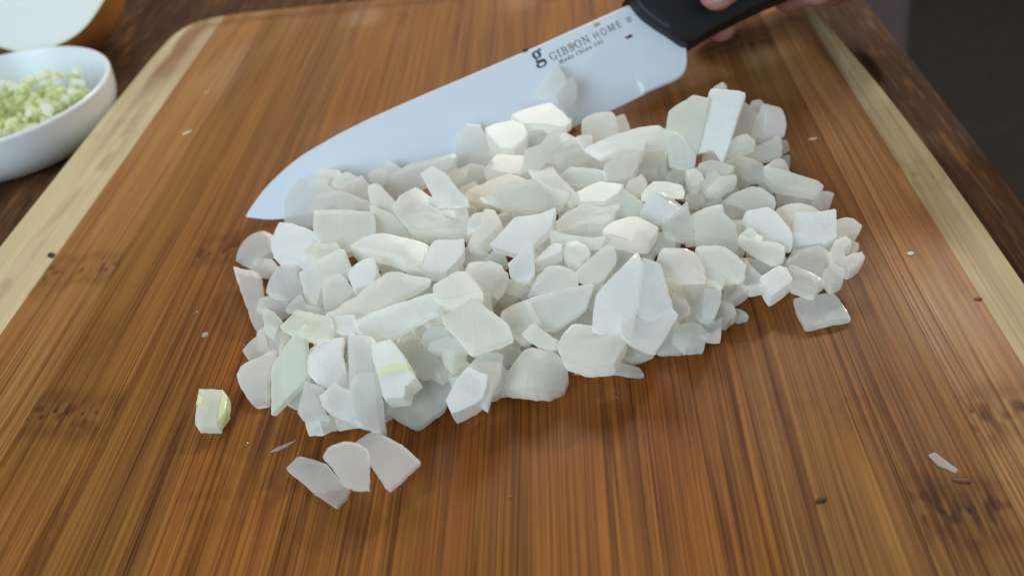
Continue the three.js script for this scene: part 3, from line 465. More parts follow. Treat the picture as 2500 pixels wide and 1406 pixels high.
dice("narrow cream piece right of the tan tinted flake", 'y', [4.10, 1.44, -21.06], 11, 4, 0.42, 0.02, '2.3,4.1 3.6,-0.9 -1.6,-4.7 -3.6,-1.7 -0.6,3.2');
dice("pale piece left of the small creamy tooth", 'w', [0.69, 1.85, -20.27], 5, -1, 0.40, 0.02, '7.2,3.4 5.6,-1.3 0.8,-4.8 -6.3,-4.0 -7.4,1.0 0.1,6.0');
dice("slanting strip below the small oval piece", 'w', [4.42, 1.45, -20.85], 13, 27, 0.40, 0.02, '-6.3,-0.2 0.2,2.4 5.4,1.4 4.1,-0.9 -3.3,-2.7');
dice("bright topped fan under the shaggy strip", 'w', [5.17, 1.19, -20.40], 14, -13, 0.40, 0.04, '-8.3,-1.9 -5.1,1.2 0.1,4.5 3.2,3.4 6.4,0.4 7.2,-2.0 0.5,-2.9 -4.1,-2.8');
dice("layered strip below the shaggy strip at right", 'y', [6.38, 1.19, -19.63], 18, -23, 0.38, 0.33, '-7.3,-1.0 -7.0,1.1 0.3,2.0 8.3,2.1 9.0,0.3 -3.6,-4.6');
dice("arched piece right of the bright bluish wedge", 'w', [3.76, 1.70, -18.53], 30, -21, 0.39, 0.35, '-8.5,4.6 -4.4,6.4 0.7,6.7 2.0,3.5 5.4,1.4 6.9,-3.2 6.0,-5.2 1.6,-6.3 -3.7,-7.1 -6.4,-0.4');
dice("shaded piece under the arched piece's left side", 'c', [2.76, 1.45, -18.81], 31, -15, 0.40, -0.19, '2.1,7.4 5.7,-4.4 -3.3,-3.2 -4.5,0.3');
dice("small wedge between the arched piece and the blue rhombus", 'w', [4.76, 1.34, -18.38], 31, -5, 0.37, -0.18, '-3.6,-0.5 -0.6,1.8 1.5,1.0 2.7,-2.2');
dice("bright blue white rhombus near the pile's right end", 'b', [5.36, 1.31, -18.86], 20, -10, 0.39, 0.18, '-6.5,4.5 -0.7,6.5 1.9,4.8 6.5,-3.5 6.1,-7.0 -0.2,-6.4 -7.4,1.7');
dice("wet bright chunk at the pile's right end", 'b', [6.70, 1.03, -18.78], 18, -9, 0.70, -0.13, '5.3,5.8 5.2,-2.4 2.2,-5.1 -6.9,-3.6 -5.9,5.6');
dice("finger shaped piece pointing right at the pile's tip", 'c', [7.56, 1.12, -18.74], 14, 12, 0.45, 0.16, '4.2,0.0 1.1,-3.1 -5.4,-2.9 -3.1,2.9 3.3,3.2');
dice("pinkish flat piece under the wet bright chunk", 'c', [6.38, 0.87, -17.68], 12, -24, 0.32, 0.19, '8.3,-2.3 5.9,-5.8 -7.3,-4.0 -6.9,5.4 -0.4,7.1');
slab("hook shaped piece at the pile's far right tip", 'w', [7.23, 1.02, -17.64], 10, -4, 0.40, 0.31, '-5.1,0.3 -2.4,5.1 0.5,6.8 2.1,4.9 1.4,3.1 -0.5,1.4 -0.5,-0.8 1.3,0.5 3.9,1.0 4.4,-1.4 2.3,-4.4 -0.6,-6.6 -2.4,-5.9 -4.4,-3.3');
dice("rounded front piece right of the small white cube", 'c', [5.95, 0.82, -16.91], 10, -12, 0.26, 0.25, '-5.3,3.5 -3.9,6.0 5.2,3.0 4.8,-0.7 2.4,-4.6 0.1,-4.3 -3.6,-2.4');
dice("low lump between the rounded front piece and the hook", 'c', [6.66, 0.83, -16.95], 10, -20, 0.42, -0.22, '-0.7,4.6 2.6,1.9 2.9,-1.3 -0.4,-3.8 -2.3,-2.3 -2.3,1.0');
dice("flat slab below the bright blue white rhombus", 'w', [5.20, 1.09, -17.92], 22, -17, 0.31, -0.31, '-10.3,2.0 1.0,2.6 3.9,1.7 4.0,-2.1 1.1,-4.1');
dice("lilac piece behind the small white cube", 'w', [4.86, 0.70, -17.75], 30, 23, 0.41, 0.27, '-2.4,3.6 1.9,2.0 4.7,-1.5 -0.1,-3.2 -4.0,-0.9');
dice("lilac lower piece left of the small white cube", 'w', [4.61, 0.66, -17.10], 15, -25, 0.37, -0.25, '-4.1,-0.1 -3.3,3.8 2.1,2.5 4.9,-1.7 0.3,-4.3');
dice("sharp cornered lilac flake on the front right edge", 'c', [3.98, 0.61, -16.88], 12, -20, 0.40, -0.11, '-0.4,5.9 5.0,0.5 -0.5,-4.9 -2.0,-2.7 -2.1,1.4');
dice("left half of the lilac slab across the right front", 'w', [2.56, 1.97, -16.62], 19, -2, 0.31, 0.25, '-6.5,1.7 -4.3,5.3 4.5,5.1 6.3,0.8 6.3,-5.1 -0.8,-5.4 -5.6,-2.2');
dice("right half of the lilac slab across the right front", 'w', [3.74, 1.57, -16.84], 26, 13, 0.36, 0.20, '-5.2,7.6 2.4,5.7 5.3,2.4 6.2,-0.8 3.9,-5.3 -0.3,-3.9 -2.3,-5.6 -5.2,-2.4 -4.8,2.7');
dice("pale side piece left of the yellow edged chunk", 'c', [2.39, 1.45, -15.60], 23, 3, 0.32, 0.25, '0.8,5.7 2.8,-2.5 -1.1,-3.9 -2.4,0.7');
dice("drooping triangle below the yellow edged chunk", 'c', [3.12, 0.52, -15.67], 10, -24, 0.30, -0.23, '-6.5,2.2 2.0,2.3 3.3,4.0 5.3,-5.2 -4.3,-3.1');
dice("tiny separate sliver on the board under the yellow edged chunk", 'c', [4.05, 0.33, -16.39], 8, -3, 0.20, 0.34, '-3.3,1.3 -0.6,2.3 3.3,-1.1 0.5,-2.5');
dice("pale wedge on the lower left edge above the big lobe", 'c', [-9.32, 0.46, -16.16], 11, -20, 0.28, 0.14, '0.3,4.5 3.9,0.3 -0.0,-4.6 -2.6,-3.1 -1.5,3.0');
dice("narrow pale flake left of the long tapering leaf", 'c', [-7.93, 1.46, -15.12], 28, -10, 0.31, 0.31, '-1.8,-4.2 -0.4,3.2 2.3,5.1 1.1,0.7 -1.2,-4.6');
dice("big lobe with a frosted edge at the pile's lower left", 'w', [-8.88, 0.60, -14.83], 20, 14, 0.32, 0.20, '-5.3,1.8 -4.0,3.7 2.1,6.5 5.1,8.4 5.4,4.3 3.5,0.8 2.4,-9.0 -1.2,-8.7 -2.9,-5.7 -4.8,-1.4');
dice("long tapering leaf pointing down at the lower left", 'g', [-7.71, 1.23, -14.33], 25, -16, 0.30, 0.22, '0.1,13.8 5.9,-1.0 -0.4,-12.4 -5.7,0.2');
dice("jagged piece on the board below the white cap", 'c', [-6.89, 1.10, -13.31], 12, -8, 0.37, 0.12, '-4.1,6.6 1.8,4.4 2.2,0.2 4.9,-3.6 -1.5,-4.4 -3.3,-3.0');
dice("white cap shaped piece above the jagged piece", 'b', [-6.61, 1.43, -14.40], 25, 22, 0.32, 0.30, '-3.9,7.2 -3.1,7.3 1.2,6.4 6.0,4.4 3.9,-0.4 3.6,-4.9 3.8,-7.0 -1.7,-6.6 -4.2,-4.8 -5.4,-1.1');
dice("broad wedge between the jagged piece and the long arched strip", 'w', [-6.14, 1.17, -13.18], 14, -4, 0.51, 0.01, '-2.6,5.6 2.6,2.8 5.2,-3.8 4.2,-4.7 -3.7,-1.2 -5.8,1.5');
dice("long arched strip hanging down at the pile's front left", 'c', [-5.54, 1.52, -13.47], 27, -24, 0.41, 0.15, '-10.4,10.8 -2.6,11.5 9.8,-10.5 2.5,-10.6');
dice("mauve flake under the striped piece", 'c', [-5.18, 0.36, -13.63], 8, -14, 0.27, 0.14, '3.4,4.1 1.3,-2.0 -1.2,-3.5 -3.5,1.5');
dice("wide mauve slab on the board right of the striped piece", 'c', [-4.14, 0.60, -13.54], 12, 26, 0.27, -0.12, '-10.1,0.9 2.1,7.4 9.7,2.5 3.8,-4.2 -5.0,-6.2');
dice("grey capped piece right of the striped piece", 'w', [-4.10, 1.16, -14.28], 25, 16, 0.25, 0.16, '-3.8,5.5 1.0,4.8 4.4,-1.6 4.2,-4.1 -1.7,-3.4 -4.0,-1.0');
dice("pale side piece behind the slanted front bar", 'c', [-3.32, 1.53, -14.01], 36, 8, 0.30, 0.25, '-3.3,2.9 3.3,2.2 3.2,-0.9 -0.7,-3.4 -2.6,-0.8');
dice("leaf behind the slanted front bar", 'w', [-2.51, 1.33, -13.63], 11, 15, 0.27, 0.23, '5.8,7.5 3.4,-0.5 -2.0,-8.5 -3.2,-6.8 -0.0,-1.8 -4.4,3.3 0.6,7.6');
dice("slanted white bar on the pile's front edge", 'b', [-2.98, 1.32, -13.16], 15, 5, 0.60, -0.16, '5.9,2.6 4.1,-2.2 -3.1,-7.0 -5.0,-2.3 -2.5,3.3 0.7,5.9');
dice("lone translucent slice nearest the viewer, leftmost of three", 'c', [-6.41, 0.22, -11.59], 2, 16, 0.20, 0.05, '-9.2,6.8 -6.0,9.5 0.6,5.2 2.0,1.6 3.4,-1.5 5.3,-3.7 4.3,-6.1 1.6,-8.0 -2.6,-2.8');
dice("lone translucent slice, rightmost of the three nearest the viewer", 'c', [-4.86, 0.92, -11.69], 2, -11, 0.20, 0.05, '-8.9,3.1 -5.9,6.6 -4.0,6.5 2.8,3.7 8.7,-0.2 8.1,-1.7 3.9,-8.1 2.2,-7.4 -2.7,-2.7 -5.2,1.4');
dice("lone rounded slice overlapping the middle of the front three", 'c', [-5.64, 0.96, -11.52], 6, -10, 0.20, 0.10, '-7.3,0.8 -6.3,3.5 -3.6,5.2 0.0,5.3 2.7,4.0 4.3,1.9 5.3,-1.4 6.4,-5.8 2.5,-6.2 -0.4,-5.1 -4.2,-1.4');
dice("lone parallelogram slice right of the pile", 'w', [6.29, 0.26, -16.29], 1, -15, 0.24, 0.03, '-7.3,3.8 2.9,7.8 7.4,-1.1 6.8,-1.7 -3.9,-7.0 -6.1,-1.4');
dice("striped piece with a yellow green band on the pile front", 'b', [-4.71, 1.79, -13.59], 22, -10, 0.75, 0.02, '-7.3,5.9 -2.9,7.9 -0.2,5.6 3.0,2.0 3.7,0.5 6.0,-1.9 3.8,-4.3 3.9,-6.8 -1.0,-7.8 -3.1,-3.3 -6.4,2.9', [['green_band', 'yg', 0.05, '-3.5,-0.3 3.4,1.4 3.9,0.3 -2.8,-1.7']]);
dice("chunk with a thin yellow edge and a bright side on the front right", 'w', [3.21, 1.00, -16.29], 24, 20, 0.80, 0.02, '-4.4,6.7 2.2,5.3 3.1,2.6 5.2,1.1 3.5,-2.5 -0.9,-7.0 -3.8,-5.6 -4.8,-0.4', [['bright_side', 'b', 0.06, '0.5,2.2 4.9,0.7 2.9,-2.9 -1.2,-6.9 -4.0,-5.6'], ['yellow_edge', 'yg', 0.07, '1.6,4.1 1.9,2.9 5.0,1.3 4.8,0.8 1.6,2.2']]);
dice("small white cube at the front right edge of the pile", 'b', [5.24, 0.90, -17.00], 12, 10, 0.60, 0.04, '-4.5,1.4 1.4,3.8 3.2,2.7 3.6,-2.1 -3.6,-5.6');
dice("lone white cube with green sides on the board left of the pile", 'g', [-9.95, 0.52, -13.89], 3, 0, 0.50, 0.02, '-4.4,6.2 2.2,5.5 4.1,-6.0 -2.0,-5.3', [['green_side', 'yg', -0.04, '2.1,5.7 4.1,3.7 5.3,-2.0 4.1,-5.5'], ['green_patch', 'yg', 0.03, '-3.7,3.7 -2.0,3.1 -1.5,0.5 -3.0,0.2']]);
gapBit([-1.96, 1.15, -17.12], 22, 6, 0.40, '0.9,-3.1 -3.4,-1.4 -3.6,1.2 -1.4,2.8 2.9,1.9 4.6,-1.4', "small onion bit in front of the white triangle below the bright lens shaped piece");
gapBit([-3.58, 0.47, -24.04], 17, -15, 0.33, '5.5,-2.1 0.7,-5.0 -3.6,-2.9 -5.9,1.5 -2.2,5.4 5.2,3.3', "small bit in front of the tall pale lobe leaning on the middle of the blade");
gapBit([-4.56, 1.15, -18.00], 22, 1, 0.32, '-5.5,-0.7 -3.7,3.0 1.3,4.1 5.1,1.4 3.7,-3.2 -0.9,-4.5', "small bit left of the shiny curved piece at the end of the long flat piece");
gapBit([-4.16, 0.43, -23.97], 19, -5, 0.31, '0.9,-4.3 -4.2,-2.1 -3.9,2.1 -1.3,4.0 4.5,2.7 3.9,-2.3', "small bit right of the plump piece above the pinhole gap at the pile's upper left");
gapBit([-10.07, 0.39, -19.75], 25, -21, 0.26, '5.6,1.0 3.0,-2.7 -1.8,-3.6 -5.3,-0.6 -3.4,2.5 1.7,3.5', "");
gapBit([-2.65, 1.15, -16.67], 29, 27, 0.33, '-2.1,-2.2 -2.9,0.8 -1.0,3.0 1.6,2.0 3.6,-1.0 0.8,-2.5', "small onion bit in front of the round cream piece left of the white triangle");
gapBit([-2.15, 0.95, -16.96], 17, -10, 0.32, '-1.5,-3.1 -3.7,0.3 -1.7,2.7 1.2,2.5 3.6,-0.1 2.1,-2.3', "");
gapBit([3.53, 1.15, -20.57], 22, -14, 0.31, '3.3,-0.5 0.9,-2.3 -2.1,-2.0 -3.1,0.1 -1.0,2.6 1.9,2.1', "small onion bit in front of the small oval piece left of the folded piece");
gapBit([6.58, 0.43, -21.42], 17, -20, 0.31, '5.3,0.1 1.7,-4.1 -2.8,-4.2 -4.1,-0.0 -2.6,4.6 2.4,3.8', "small onion bit in front of the shaggy strip along the pile's right shoulder");
gapBit([-4.67, 1.15, -19.97], 18, -8, 0.26, '-4.5,-1.5 -3.8,3.8 0.8,4.4 4.8,1.1 3.8,-3.0 -1.1,-4.6', "small bit in front of the rounded leaf shaped piece right of the tan shaded hollow");
gapBit([-0.22, 1.15, -17.70], 24, -3, 0.26, '3.3,-0.5 0.7,-2.6 -2.1,-1.6 -2.6,0.4 -1.1,2.2 1.8,2.2', "small onion bit in front of the smooth rounded knob in the centre of the pile");
gapBit([2.57, 0.34, -16.07], 11, -18, 0.28, '-2.9,-2.9 -4.0,0.9 -0.8,3.3 2.7,2.6 3.9,-0.8 1.0,-3.1', "small onion bit in front of the pale side piece left of the yellow edged chunk");
gapBit([-3.18, 1.15, -18.55], 21, -7, 0.32, '4.2,-2.3 -0.5,-4.3 -4.1,-1.5 -4.3,1.7 -0.1,5.0 4.8,1.6', "small onion bit behind the cream piece over the hollow between the angular pieces");
gapBit([-1.60, 0.94, -17.13], 20, -17, 0.28, '3.7,-1.7 0.2,-3.4 -4.0,-1.8 -4.2,1.6 0.2,3.6 4.1,1.7', "");
gapBit([-4.05, 0.95, -19.85], 16, 24, 0.31, '2.5,-3.9 -2.5,-3.0 -4.5,1.0 -2.2,3.8 2.4,3.0 4.4,-0.8', "small onion bit behind the shiny curved piece at the end of the long flat piece");
gapBit([-6.88, 0.77, -23.88], 17, -11, 0.32, '3.5,-2.3 0.1,-3.9 -2.7,-1.4 -4.1,1.9 -0.7,4.3 3.9,1.5', "");
gapBit([4.55, 0.93, -20.20], 13, 9, 0.28, '3.4,-2.6 -0.9,-3.5 -3.7,-1.6 -3.9,2.2 0.9,3.8 4.2,1.7', "small onion bit right of the arched piece right of the bright bluish wedge");
gapBit([-3.91, 0.64, -14.96], 10, -14, 0.38, '3.2,-2.1 -1.5,-3.3 -4.7,-1.0 -3.0,2.7 0.8,3.0 5.1,0.8', "small onion bit left of the pale side piece behind the slanted front bar");
gapBit([-2.44, 1.15, -18.27], 28, 7, 0.36, '-2.8,-2.9 -3.1,1.3 -0.9,3.4 2.7,2.2 3.4,-1.2 0.7,-2.8', "small onion bit right of the cream piece over the hollow between the angular pieces");
gapBit([-0.03, 1.15, -19.52], 29, -8, 0.36, '-4.7,-1.3 -3.8,2.8 1.0,3.1 4.9,1.6 3.8,-2.6 -1.2,-3.4', "small onion bit behind the low piece under the front of the big pale slab");
gapBit([-3.39, 1.15, -21.71], 26, 9, 0.40, '-2.7,-3.4 -4.8,0.8 -2.9,4.1 2.1,4.6 5.7,-1.0 2.5,-4.9', "");
gapBit([-2.16, 0.48, -15.57], 13, 6, 0.37, '4.1,-1.6 0.1,-2.9 -3.1,-2.1 -3.7,1.2 -0.7,4.0 3.2,1.5', "small onion bit in front of the broad flat piece left of the long wet strip");
gapBit([-5.62, 1.15, -18.58], 26, -23, 0.33, '2.1,-3.5 -3.6,-2.8 -5.5,0.9 -2.2,4.1 2.9,2.5 6.2,-1.1', "");
gapBit([2.37, 1.15, -18.59], 28, 3, 0.26, '2.6,-3.3 -2.2,-3.3 -3.7,0.0 -2.2,2.8 2.0,3.5 3.5,0.3', "small onion bit in front of the shaded piece under the arched piece's left side");
gapBit([4.50, 0.87, -23.28], 19, 15, 0.27, '-3.7,-0.4 -1.5,3.3 2.0,2.8 3.6,0.4 1.7,-2.9 -2.0,-3.1', "small onion bit behind the folded piece in front of the tall plank");
gapBit([-0.63, 1.15, -18.11], 11, 4, 0.26, '-4.8,-1.0 -3.4,4.5 1.7,4.1 4.4,1.4 3.4,-3.3 -1.4,-5.4', "small onion bit right of the short stick right of the white triangle");
gapBit([3.26, 1.15, -22.04], 22, 26, 0.39, '-2.2,-3.0 -4.4,0.6 -1.1,2.3 2.2,3.3 4.1,-0.3 1.5,-2.8', "small onion bit left of the small oval piece left of the folded piece");
gapBit([-8.89, 0.38, -16.38], 16, 13, 0.25, '0.2,-5.8 -4.2,-1.9 -4.2,3.6 -1.0,5.7 4.1,1.7 5.1,-3.2', "small onion bit left of the narrow pale flake left of the long tapering leaf");
gapBit([-2.75, 1.15, -19.06], 26, -12, 0.27, '-4.1,-1.1 -3.2,3.3 1.0,3.4 4.6,1.0 3.1,-2.3 -1.5,-4.1', "small onion bit in front of the cream wedge left of the bright lens shaped piece");
gapBit([2.68, 0.51, -15.38], 15, 19, 0.40, '-4.9,0.0 -2.1,4.2 2.6,3.7 5.3,-0.5 2.1,-4.1 -2.8,-3.2', "small onion bit left of the drooping triangle below the yellow edged chunk");
gapBit([2.69, 1.05, -22.08], 28, 1, 0.38, '-0.7,-3.6 -3.6,-0.4 -2.1,1.9 0.9,3.6 3.1,0.6 2.3,-2.1', "small onion bit behind the tan tinted flake showing the only brownish edge in the pile");
gapBit([4.71, 0.84, -21.29], 28, 22, 0.33, '3.3,-1.2 0.1,-3.1 -3.3,-1.5 -3.3,1.0 -0.2,2.9 3.5,1.9', "small onion bit in front of the slanting strip below the small oval piece");
gapBit([-2.83, 0.95, -21.72], 20, -20, 0.32, '6.7,-2.8 -0.3,-4.3 -4.6,-2.0 -6.3,2.3 -0.4,4.6 4.7,2.3', "");
gapBit([1.33, 1.15, -18.60], 12, 14, 0.42, '1.8,-4.0 -3.0,-3.2 -4.3,0.8 -1.8,3.8 3.1,3.7 4.2,-1.1', "");
gapBit([0.41, 0.95, -19.44], 21, -15, 0.28, '5.0,-0.8 1.3,-4.7 -3.1,-3.5 -4.2,1.2 -1.7,4.0 2.7,4.0', "small bit in front of the big pale slab right of the bright lens shaped piece");
gapBit([-2.26, 0.50, -15.09], 16, 8, 0.41, '3.7,-3.4 -1.1,-3.9 -4.3,-0.9 -4.5,2.7 1.0,5.0 5.2,0.7', "small onion bit behind the leaf behind the slanted front bar");
gapBit([-5.42, 1.07, -15.45], 15, 18, 0.41, '-1.9,-2.5 -4.1,1.5 -1.2,3.3 2.1,2.1 4.1,-1.2 0.9,-3.1', "small bit left of the dim piece under the two long slabs behind the striped piece");
gapBit([-2.26, 1.15, -20.29], 12, 22, 0.34, '-3.7,-0.8 -1.9,2.9 1.1,2.9 3.1,1.0 2.5,-2.8 -1.0,-3.0', "small onion bit right of the cream wedge left of the bright lens shaped piece");
gapBit([1.93, 1.15, -20.90], 27, 12, 0.39, '-0.5,-4.3 -3.5,-1.2 -3.9,2.9 -0.2,3.4 4.7,1.2 3.4,-2.0', "small onion bit in front of the small creamy tooth below the blurred hanging piece");
gapBit([-0.79, 0.42, -15.76], 19, 25, 0.30, '-5.6,-1.1 -2.5,3.3 1.5,4.2 4.1,1.3 4.1,-3.6 -1.6,-4.0', "small onion bit right of the pale piece wedged behind the big smooth lobe");
gapBit([-2.15, 1.05, -20.83], 12, -17, 0.37, '0.2,-3.3 -2.8,-0.9 -2.9,1.8 -0.2,2.9 2.8,1.4 2.9,-1.8', "small onion bit left of the broad creamy plate in the upper middle of the pile");
gapBit([-1.16, 1.05, -18.08], 16, -24, 0.40, '1.9,-3.4 -2.8,-3.0 -4.8,0.8 -2.4,3.4 3.2,3.1 4.8,-0.7', "small onion bit in front of the short stick right of the white triangle");
gapBit([-3.27, 0.52, -14.60], 22, -22, 0.39, '-0.4,-3.6 -4.1,-1.2 -3.5,1.9 -0.3,2.9 4.6,1.6 3.6,-1.6', "small onion bit in front of the pale side piece behind the slanted front bar");
gapBit([-6.63, 1.05, -17.20], 12, 24, 0.31, '0.7,-3.8 -3.1,-1.7 -3.7,2.8 -0.5,3.6 3.0,1.6 3.7,-2.4', "small onion bit right of the bluish triangular flap above the long slabs at left");
gapBit([-2.51, 1.15, -19.77], 19, -26, 0.36, '-5.1,-3.3 -5.2,2.5 -1.0,4.6 3.7,3.2 6.0,-2.1 1.5,-4.8', "");
gapBit([-6.46, 0.76, -24.05], 26, -15, 0.30, '5.0,-0.8 1.8,-3.9 -3.5,-3.1 -4.6,0.6 -2.0,4.6 3.2,2.7', "");
gapBit([-7.83, 1.15, -23.06], 22, -18, 0.25, '-4.2,-1.8 -5.2,2.3 -0.2,4.3 5.4,1.9 4.3,-2.5 -0.1,-4.0', "");
gapBit([0.33, 1.15, -18.31], 14, 26, 0.30, '-1.8,-4.3 -5.4,-0.3 -2.5,3.8 1.7,4.8 5.7,-0.0 2.4,-3.9', "small onion bit behind the cream strip right of the smooth rounded knob");
gapBit([-0.09, 0.58, -16.36], 13, -17, 0.34, '-0.8,-3.6 -4.6,-0.9 -2.6,2.6 0.7,3.4 3.7,0.9 3.4,-2.3', "");
gapBit([-2.25, 0.37, -14.29], 16, -6, 0.26, '2.2,-3.6 -2.7,-3.4 -4.3,0.7 -3.0,3.3 2.6,3.4 5.1,-0.2', "small onion bit right of the leaf behind the slanted front bar");
gapBit([6.01, 0.47, -21.82], 28, 15, 0.40, '-2.3,-2.5 -3.3,1.1 -0.8,2.6 2.3,2.2 3.3,-0.5 0.9,-2.9', "small onion bit right of the bright topped fan under the shaggy strip");
gapBit([5.30, 0.58, -22.13], 25, 12, 0.26, '-2.2,-1.8 -2.8,1.0 -0.8,2.4 2.2,1.9 3.2,-0.6 0.3,-2.9', "small onion bit in front of the wide crumpled piece under the stacked slat");
gapBit([-6.44, 1.15, -19.17], 10, 19, 0.38, '1.5,-3.2 -2.4,-2.9 -3.1,0.9 -1.8,3.9 1.9,2.7 3.8,-1.3', "small onion bit behind the blocky lump under the dark red gap");
gapBit([-0.13, 1.15, -21.60], 13, 12, 0.36, '-2.2,-2.1 -2.8,1.3 -0.4,3.1 1.9,1.7 2.9,-1.0 0.6,-3.0', "small onion bit right of the long creamy shard right of the broad creamy plate");
gapBit([3.44, 0.85, -21.77], 17, 1, 0.40, '4.0,-0.9 0.4,-4.3 -3.1,-2.7 -3.6,1.1 -1.3,4.2 3.6,2.7', "");
gapBit([-1.78, 0.43, -15.76], 27, -1, 0.29, '3.8,-0.6 1.1,-4.1 -3.2,-2.3 -3.6,0.6 -1.2,3.5 3.0,3.0', "");
gapBit([-9.17, 0.44, -17.78], 22, 26, 0.28, '-1.7,-4.2 -5.1,0.8 -3.0,4.3 2.1,4.3 4.5,-0.4 3.2,-4.6', "small bit behind the small frosted wedge on the pile's left edge above the big lobe");
gapBit([2.35, 0.70, -17.43], 26, -25, 0.29, '-1.8,-3.4 -5.4,-0.7 -2.4,3.2 1.4,2.8 5.3,0.7 2.8,-2.6', "");
gapBit([-7.43, 0.53, -14.71], 25, 10, 0.39, '3.6,-3.1 -1.5,-4.0 -4.9,-0.2 -3.9,3.7 1.2,3.4 5.5,0.4', "small onion bit right of the long tapering leaf pointing down at the lower left");
gapBit([3.66, 0.47, -16.27], 15, -12, 0.39, '-3.0,-2.7 -3.6,0.7 -1.1,4.0 2.7,3.1 3.9,-0.8 1.0,-4.3', "small bit left of the tiny separate sliver on the board under the yellow edged chunk");
gapBit([4.63, 0.95, -19.04], 26, 28, 0.28, '0.1,-4.8 -4.9,-2.4 -5.1,2.6 -0.6,4.7 5.6,2.5 5.0,-2.4', "small onion bit left of the small wedge between the arched piece and the blue rhombus");
gapBit([-7.66, 0.41, -14.20], 12, -18, 0.35, '2.6,-3.3 -2.8,-2.7 -5.1,0.2 -3.7,3.2 2.9,3.0 5.9,-0.4', "small onion bit left of the jagged piece on the board below the white cap");
gapBit([-3.18, 1.05, -16.87], 28, -5, 0.37, '4.7,-2.6 -0.9,-3.0 -5.1,-1.5 -4.0,1.7 0.1,3.9 5.2,1.5', "small onion bit right of the angular piece right of the shiny curved piece");
gapBit([1.03, 1.15, -17.84], 27, -19, 0.25, '5.2,-0.3 1.5,-3.5 -3.8,-3.5 -3.9,0.3 -2.1,3.5 2.9,3.5', "small onion bit right of the cream strip right of the smooth rounded knob");
gapBit([1.03, 1.15, -23.06], 23, 3, 0.37, '1.6,-3.6 -2.8,-2.0 -4.1,0.9 -1.0,3.2 3.0,2.4 3.2,-0.9', "small bit left of the cream chunk standing under the middle of the long white bar");
gapBit([-6.91, 0.87, -15.85], 20, 3, 0.28, '4.6,-1.9 0.4,-5.0 -4.3,-2.1 -4.7,2.8 -0.4,4.3 4.3,2.1', "small onion bit left of the small bright block under the upper long slab");
gapBit([7.11, 0.41, -21.26], 11, -2, 0.32, '-5.2,-2.8 -3.2,3.4 1.3,5.8 4.0,3.0 4.5,-3.0 -1.3,-6.2', "small onion bit behind the layered strip below the shaggy strip at right");
gapBit([4.01, 1.07, -22.14], 14, 26, 0.40, '-1.7,-2.8 -3.3,-0.3 -1.2,2.6 0.9,2.6 3.1,0.6 2.1,-2.6', "small onion bit right of the small oval piece left of the folded piece");
gapBit([-1.00, 1.15, -18.91], 18, -15, 0.28, '3.2,-3.3 -1.3,-3.0 -3.7,-0.3 -3.3,2.0 1.2,4.1 3.8,0.5', "small onion bit behind the short stick right of the white triangle");
gapBit([-5.19, 1.05, -20.21], 15, -1, 0.29, '-4.6,-2.9 -4.5,2.8 -1.5,5.4 3.7,2.6 5.6,-2.0 1.2,-5.6', "");
gapBit([-3.16, 0.44, -15.05], 27, -4, 0.32, '3.6,-2.1 -0.5,-3.0 -3.9,-1.2 -4.1,1.9 0.7,3.7 4.2,0.8', "small onion bit right of the pale side piece behind the slanted front bar");
gapBit([-3.69, 1.15, -17.94], 17, 1, 0.29, '-3.2,-2.1 -3.2,1.8 -0.7,3.9 2.7,2.2 4.2,-1.8 0.3,-3.9', "small onion bit behind the angular piece right of the shiny curved piece");
gapBit([-4.54, 1.15, -17.20], 13, 26, 0.30, '-1.4,-3.1 -3.8,0.6 -1.6,3.7 1.3,2.7 3.6,-0.4 1.9,-3.3', "small onion bit left of the angular piece right of the shiny curved piece");
gapBit([1.16, 1.15, -20.00], 19, 22, 0.32, '3.5,-2.0 -0.9,-3.2 -4.2,-1.1 -2.5,1.7 0.3,3.5 3.9,1.1', "small bit in front of the pale piece above the bluish wedge right of the middle");
gapBit([-1.96, 1.15, -24.19], 14, 2, 0.34, '4.0,-3.8 -1.0,-5.3 -5.1,-0.6 -3.6,2.9 1.1,4.9 4.5,1.9', "small onion bit behind the creamy slab under the round glossy piece");
gapBit([1.72, 0.95, -18.53], 29, -28, 0.26, '4.0,-2.5 -1.3,-3.4 -3.8,-1.1 -3.7,2.2 0.8,3.3 4.0,1.4', "");
gapBit([0.78, 1.05, -18.90], 11, 10, 0.36, '2.8,-5.0 -2.9,-3.6 -5.3,1.0 -2.6,3.7 3.4,4.4 4.5,-0.4', "small bit left of the slanted piece with a bright corner behind the big lilac slabs");
gapBit([-7.61, 0.70, -17.54], 29, 1, 0.30, '-1.6,-3.0 -4.0,0.4 -3.2,3.2 1.1,2.8 4.7,0.2 2.9,-3.5', "small onion bit right of the flat grey flake tucked under the bluish flap at left");
gapBit([-8.42, 1.05, -23.47], 12, -26, 0.34, '6.9,-3.7 -0.4,-4.4 -6.3,-0.9 -6.3,3.0 0.7,5.1 5.1,1.1', "small onion bit behind the flat strip along the top of the square glassy slice");
gapBit([4.04, 1.03, -20.75], 15, -14, 0.35, '-2.3,-2.8 -3.8,1.6 -0.4,3.1 2.0,2.6 4.0,-1.2 0.4,-3.2', "small onion bit in front of the narrow cream piece right of the tan tinted flake");
gapBit([2.18, 0.43, -15.39], 25, 22, 0.26, '1.9,-4.9 -4.7,-2.8 -5.4,1.7 -1.7,3.7 3.8,4.0 6.1,-1.5', "small bit right of the drooping lilac piece with a sharp lower corner at the front");
gapBit([0.30, 0.98, -16.77], 14, -10, 0.41, '0.5,-4.9 -3.8,-1.7 -3.9,2.2 -1.1,4.1 3.5,2.4 4.7,-2.0', "small bit left of the upper bluish slab of the largest pair on the front right");
